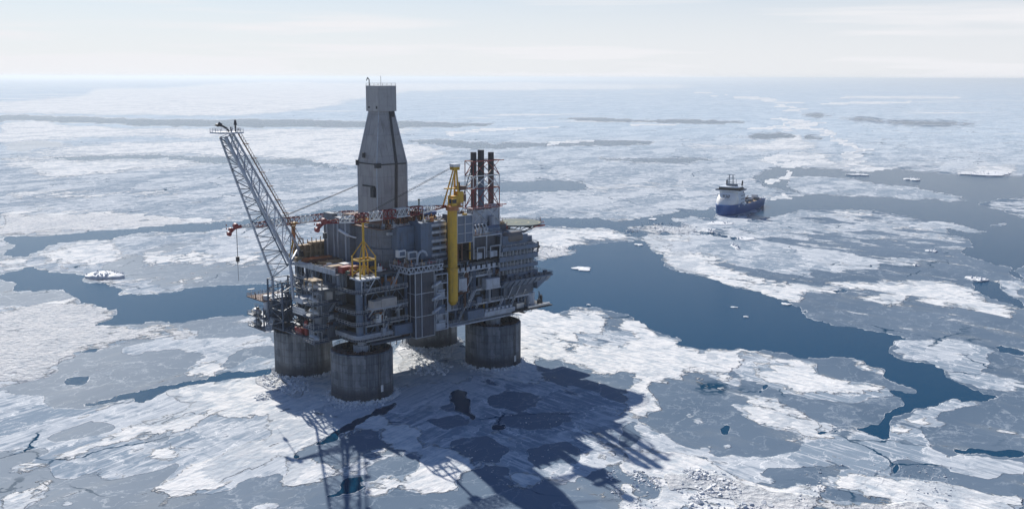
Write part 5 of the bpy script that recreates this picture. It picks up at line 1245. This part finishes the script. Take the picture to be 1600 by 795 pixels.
# forecastle house: rounded cream shield in front, grey-white sides
def house(x0, secs, name, mat, par):
    m = MB(); n = 13; vs = []
    for (z, xf, w_, xb, e) in secs:
        for k in range(n):
            a = -math.pi/2+math.pi*k/(n-1); c, s_ = math.cos(a), math.sin(a)
            vs.append((xb+(xf-xb)*(max(c, 0)**e), w_*math.copysign(abs(s_)**.62, s_), z))
    fs = [(i*n+k, i*n+k+1, (i+1)*n+k+1, (i+1)*n+k) for i in range(len(secs)-1) for k in range(n-1)]
    fs += [tuple(range(n)), tuple((len(secs)-1)*n+k for k in range(n))]+[(i*n, (i+1)*n, (i+1)*n+n-1, i*n+n-1) for i in range(len(secs)-1)]
    m.add(vs, fs); return bd(m, name, mat, par, True)
shield = house(0, [(8.6, 45.6, 9.3, 28, .6), (11, 44.2, 9.9, 27, .6), (14, 41.2, 10.0, 26.5, .6), (17.0, 37.0, 9.2, 26.0, .5), (18.9, 34.6, 7.8, 26, .5)], 'bow_house', cream, SH)
m = MB(); m.box(16, 33, -10.25, 10.25, 6.5, 17.0); m.box(18, 31, -9, 9, 17, 19.5); acc = bd(m, 'accommodation', shipw, SH)
m = MB()
for z in (9, 12, 15):
    for k in range(4):
        for s_ in (-1, 1): m.box(18+k*2.6, 19.2+k*2.6, s_*10.26-.04, s_*10.26+.04, z, z+1.0)
for k in range(3): m.box(15.9, 16.0, -6+k*5, -4+k*5, 8+k*2, 10+k*2)
bd(m, 'window', 'black', acc)
m = MB(); m.box(17, 35, -11.8, 11.8, 19.5, 20.2); m.box(19, 33.6, -9.2, 9.2, 22.6, 23.2); brd = bd(m, 'bridge', shipw, SH)
m = MB(); m.box(19.4, 33.4, -8.9, 8.9, 20.2, 22.6); m.box(17.3, 34.6, -11.7, 11.7, 20.21, 20.8); bd(m, 'bridge_windows', 'black', brd)
m = MB()
for x, y in ((28, 2.2), (28, -2.2), (25.6, 2.2), (25.6, -2.2)): m.tube((x, y, 23.2), (27-(27-x)*.6, y*.7, 33), .22, 5)
for z in (26.5, 29.8, 32.8): m.box(25, 28.6, -3.2, 3.2, z, z+.25)
m.box(22, 24.5, -5, 5, 23.2, 25); m.tube((30.5, 0, 23.2), (30.5, 0, 28), .15, 5); m.tube((24, 4, 25), (24, 4, 29), .2, 5); m.tube((24, -4, 25), (24, -4, 29), .2, 5)
bd(m, 'radar_mast', 'mid', brd)
m = MB()
for s_ in (-1, 1): m.tube((17.5, s_*7, 19.5), (16.2, s_*7.4, 27.4), .9, 8, .7); m.box(14.6, 19, s_*7.2-1.4, s_*7.2+1.4, 17, 21.5)
bd(m, 'funnel', 'dark', SH)
m = MB(); m.tube((14, 8.6, 10), (2, 8.6, 13.5), .35, 6); m.tube((14, 8.6, 6), (14, 8.6, 11), .6, 8); m.box(12.4, 15.6, -9.8, -6.6, 6, 9.4); bd(m, 'deck_crane', 'rust', SH)
m = MB(); m.box(10, 15.8, -9.8, 9.8, 5.7, 8.4); m.box(-46.8, -45.4, -3, 3, 5.7, 9.6); bd(m, 'winch_house', shipw, SH)
# company letters on the sloping front of the bow house
def bow_pt(y, z):
    zs = [(11, 44.2, 9.9, 27), (14, 41.2, 10.0, 26.5), (17.0, 37.0, 9.2, 26.0)]
    i = 0 if z < 14 else 1; a, b_ = zs[i], zs[i+1]; f = (z-a[0])/(b_[0]-a[0]); xf, w_, xb = (a[k]+(b_[k]-a[k])*f for k in (1, 2, 3))
    s_ = (abs(y)/w_)**(1/.62); c = math.sqrt(max(0, 1-s_*s_)); return Vector((xb+(xf-xb)*c**(.6 if z < 15 else .55)+.14, y, z+.08))
m = MB(); ST = {'S': [(1, 1, 0, 1), (0, 1, 0, .5), (0, .5, 1, .5), (1, .5, 1, 0), (1, 0, 0, 0)], 'C': [(1, 1, 0, 1), (0, 1, 0, 0), (0, 0, 1, 0)], 'F': [(0, 0, 0, 1), (0, 1, 1, 1), (0, .5, .8, .5)]}
for i, ch in enumerate('SCF'):
    for (x0, y0, x1, y1) in ST[ch]:
        n = 4
        for k in range(n):
            a, b_ = k/n, (k+1)/n
            def q(f): X_ = x0+(x1-x0)*f; Y_ = y0+(y1-y0)*f; return bow_pt(3.1-i*2.5+(-1)*(X_*1.6+.25*Y_)+.3, 14.6+Y_*1.7)
            m.tube(q(a), q(b_), .17, 4)
for k in range(12): m.tube(bow_pt(5-k*.85, 13.3), bow_pt(4.5-k*.85, 13.3), .07, 4)
bd(m, 'lettering', 'black', shield)
# ------------------------------------------------------------------ loose floes and rubble
icem = NT('floe_snow'); _p = icem.n('ShaderNodeNewGeometry'); _n = icem.noise(_p, .6, 6, .7)
icem.bsdf(Base_Color=icem.mix(icem.ramp(_n, .35, .6), (.62, .66, .70, 1), (.84, .84, .83, 1)), Roughness=.75, Normal=icem.n('ShaderNodeBump', {'Strength': .8, 'Distance': .5, 'Height': _n}))
icem = icem.m
def wmesh(name, vs, fs, loc, mat=icem):
    me = bpy.data.meshes.new(name); me.from_pydata([tuple(Vector(v)-Vector(loc)) for v in vs], [], fs); me.materials.append(mat)
    bm = bmesh.new(); bm.from_mesh(me); bmesh.ops.recalc_face_normals(bm, faces=bm.faces); bm.to_mesh(me); bm.free()
    o = bpy.data.objects.new(name, me); COL.objects.link(o); o.location = loc; return o
def floe(px, py, wpx, hpx, label, th=1.0, seed=0, jag=.25, blocks=0):
    rg = random.Random(seed+int(px)); cx, cy = ground(px, py)
    hx = (ground(px+wpx/2, py)[0]-cx); hy = (ground(px, py-hpx/2)[1]-cy)
    n = 22; ph = [rg.uniform(0, 6.28) for _ in range(4)]; pts = []
    for k in range(n):
        a = 2*math.pi*k/n; r = 1+jag*(math.sin(2*a+ph[0])*.5+math.sin(3*a+ph[1])*.5+math.sin(5*a+ph[2])*.35)+rg.uniform(-.1, .1)
        pts.append((cx+hx*r*math.cos(a), cy+hy*r*math.sin(a)))
    vs = [(x, y, -.4) for x, y in pts]+[(x, y, th*rg.uniform(.55, 1)) for x, y in pts]+[(cx+(x-cx)*.72, cy+(y-cy)*.72, th*rg.uniform(.8, 1.3)) for x, y in pts]+[(cx, cy, th)]
    fs = [(k, (k+1) % n, n+(k+1) % n, n+k) for k in range(n)]+[(n+k, n+(k+1) % n, 2*n+(k+1) % n, 2*n+k) for k in range(n)]+[(2*n+k, 2*n+(k+1) % n, 3*n) for k in range(n)]
    for _ in range(blocks):
        a = rg.uniform(0, 6.28); r = rg.uniform(.3, .95); x, y, s_ = cx+hx*r*math.cos(a), cy+hy*r*math.sin(a), rg.uniform(.6, 2.2)
        m0 = len(vs); vs += [(x+s_*rg.uniform(-.8, -.3), y-s_*.5, th*.5), (x+s_*.6, y-s_*.4, th*.5), (x+s_*.5, y+s_*.5, th*.5), (x-s_*.6, y+s_*.4, th*.5), (x+rg.uniform(-.2, .4)*s_, y, th+s_*rg.uniform(.4, .9))]
        fs += [(m0, m0+1, m0+4), (m0+1, m0+2, m0+4), (m0+2, m0+3, m0+4), (m0+3, m0, m0+4)]
    o = wmesh('ice_floe', vs, fs, (cx, cy, 0)); o['label'] = label; o['category'] = 'ice floe'; o['group'] = 'loose ice floes'
FL = [(163, 434, 58, 9, 'large thick white floe in the open water left of the flare boom', 2.2, 40),
 (910, 420, 27, 6, 'lone white floe in the dark water right of the platform', 1.0, 0),
 (1526, 435, 26, 7, 'white floe at the right where the grey ice sheet meets dark water', 1.6, 8),
 (1228, 474, 12, 3.5, 'small oval white floe touching the ice edge right of the broad dark lead', .8, 0),
 (1455, 391, 15, 3, 'small white floe lying on the smooth grey ice sheet far right', 1.4, 5),
 (1431, 413, 10, 2.5, 'tiny white floe on the grey ice sheet left of a larger white one', 1.0, 2),
 (998, 382, 12, 2.6, 'small white floe at the tip of the pointed ice tongue', .8, 0),
 (1020, 342, 12, 2.5, 'small white floe in the brash to the left of the ship', .8, 0),
 (920, 476, 5, 2, 'speck of white ice off the snow edge right of the platform leg', .7, 0),
 (1166, 494, 7, 2, 'small white fragment in the middle of the broad dark lead', .7, 0),
 (1147, 479, 12, 1.6, 'thin white fragment in the broad dark lead, above another', .5, 0),
 (1165, 372, 34, 4, 'long white floe directly below the ship', .9, 6),
 (1135, 334, 24, 3.5, 'broken white floe just left of the ship bow', 1.4, 14),
 (1110, 362, 10, 3.5, 'knobbly white floe below and left of the ship', 2.0, 10),
 (1125, 348, 46, 4, 'wide broken floe between ship bow and the brash', .7, 10),
 (1280, 325, 0.1, 0.1, '', 0, 0),
 (1340, 272, 30, 2.4, 'bright floe above the open water to the right of the ship', 1.8, 12),
 (1425, 279, 26, 2.6, 'bright ragged floe at the right where the far lead widens', 2.0, 12),
 (1540, 270, 90, 5, 'broad band of bright ridged ice at the far right edge', 2.2, 60),
 (1148, 385, 8, 6, 'small heap of broken ice under the ship in the grey water', 1.6, 8),
 (1305, 452, 12, 1.5, 'thin pale floe in the ice field right of the ship', .6, 0)]
for k, (px, py, w_, h_, lab, th, nb) in enumerate(FL):
    if lab: floe(px, py, w_, h_, lab, th*(.5 if px > 200 else .8), k, .28, nb)
def ring_blocks(vs, fs, rg):
    for (u, v) in LEGS:
        c = W(u, v, 0)
        for _ in range(650):
            a = rg.uniform(0, 6.28); r = 11.05+abs(rg.gauss(0, 1.3)); s_ = .25+.9*rg.random()**2.5
            x, y = c.x+r*math.cos(a), c.y+r*math.sin(a); e = Matrix.Rotation(a, 3, 'Z') @ Matrix.Rotation(rg.uniform(-.7, .7), 3, 'X') @ Matrix.Rotation(rg.uniform(-.7, .7), 3, 'Y')
            m0 = len(vs)
            for dz in (-1, 1):
                for dx, dy in ((-1, -1), (1, -1), (.9, 1), (-.8, .9)):
                    q = e @ Vector((dx*s_*.5, dy*s_*.4, dz*s_*.25)); vs.append((x+q.x, y+q.y, q.z+max(0, .6-(r-11)*.25)*rg.random()*1.6))
            fs += [(m0+3, m0+2, m0+1, m0), (m0+4, m0+5, m0+6, m0+7)]+[(m0+k, m0+(k+1) % 4, m0+4+(k+1) % 4, m0+4+k) for k in range(4)]
def rubble(areas, name):
    rg = random.Random(77); vs = []; fs = []
    for (x0, y0, x1, y1, n, smin, smax) in areas:
        cl = [(rg.uniform(x0, x1), rg.uniform(y0, y1), rg.uniform(.08, .25)) for _ in range(9)]
        for _ in range(n):
            c = rg.choice(cl); px = rg.gauss(c[0], (x1-x0)*c[2]*.7); py = rg.gauss(c[1], (y1-y0)*c[2]*.8)
            if not (x0-10 < px < x1+10 and y0-5 < py < y1+5): continue
            x, y = ground(px, py)
            s_ = smin*(smax/smin)**(rg.random()**2.2)
            a = rg.uniform(0, 6.28); e = Matrix.Rotation(a, 3, 'Z') @ Matrix.Rotation(rg.uniform(-.5, .5), 3, 'X') @ Matrix.Rotation(rg.uniform(-.5, .5), 3, 'Y')
            w_, d_, h_ = s_*rg.uniform(.5, 1.1), s_*rg.uniform(.4, .8), s_*rg.uniform(.1, .25)
            m0 = len(vs)
            for dz in (-1, 1):
                for dx, dy in ((-1, -1), (1, -1), (1.1, .8), (.2, 1.2), (-1, .7)):
                    q = e @ Vector((dx*w_*rg.uniform(.8, 1.1)*.5, dy*d_*.5, dz*h_)); vs.append((x+q.x, y+q.y, q.z+.1*s_))
            fs += [tuple(m0+k for k in (4, 3, 2, 1, 0)), tuple(m0+5+k for k in range(5))]+[(m0+k, m0+(k+1) % 5, m0+5+(k+1) % 5, m0+5+k) for k in range(5)]
    ring_blocks(vs, fs, rg)
    o = wmesh(name, vs, fs, (0, 0, 0)); o['kind'] = 'stuff'; return o
rubble([(408, 590, 482, 622, 900, .4, 1.8), (620, 545, 705, 582, 1100, .4, 2.2), (515, 622, 620, 640, 260, .3, 1.0), (725, 570, 815, 585, 200, .3, .9),
        (1050, 735, 1150, 775, 700, .15, 1.6), (1080, 775, 1200, 795, 250, .15, 1.8), (1250, 725, 1480, 795, 500, .12, .9), (950, 740, 1040, 795, 300, .3, 1.2),
        (840, 384, 900, 402, 260, .4, 1.3), (980, 350, 1090, 363, 400, .5, 1.6), (700, 620, 1000, 760, 220, .2, .7)], 'broken_ice_blocks')
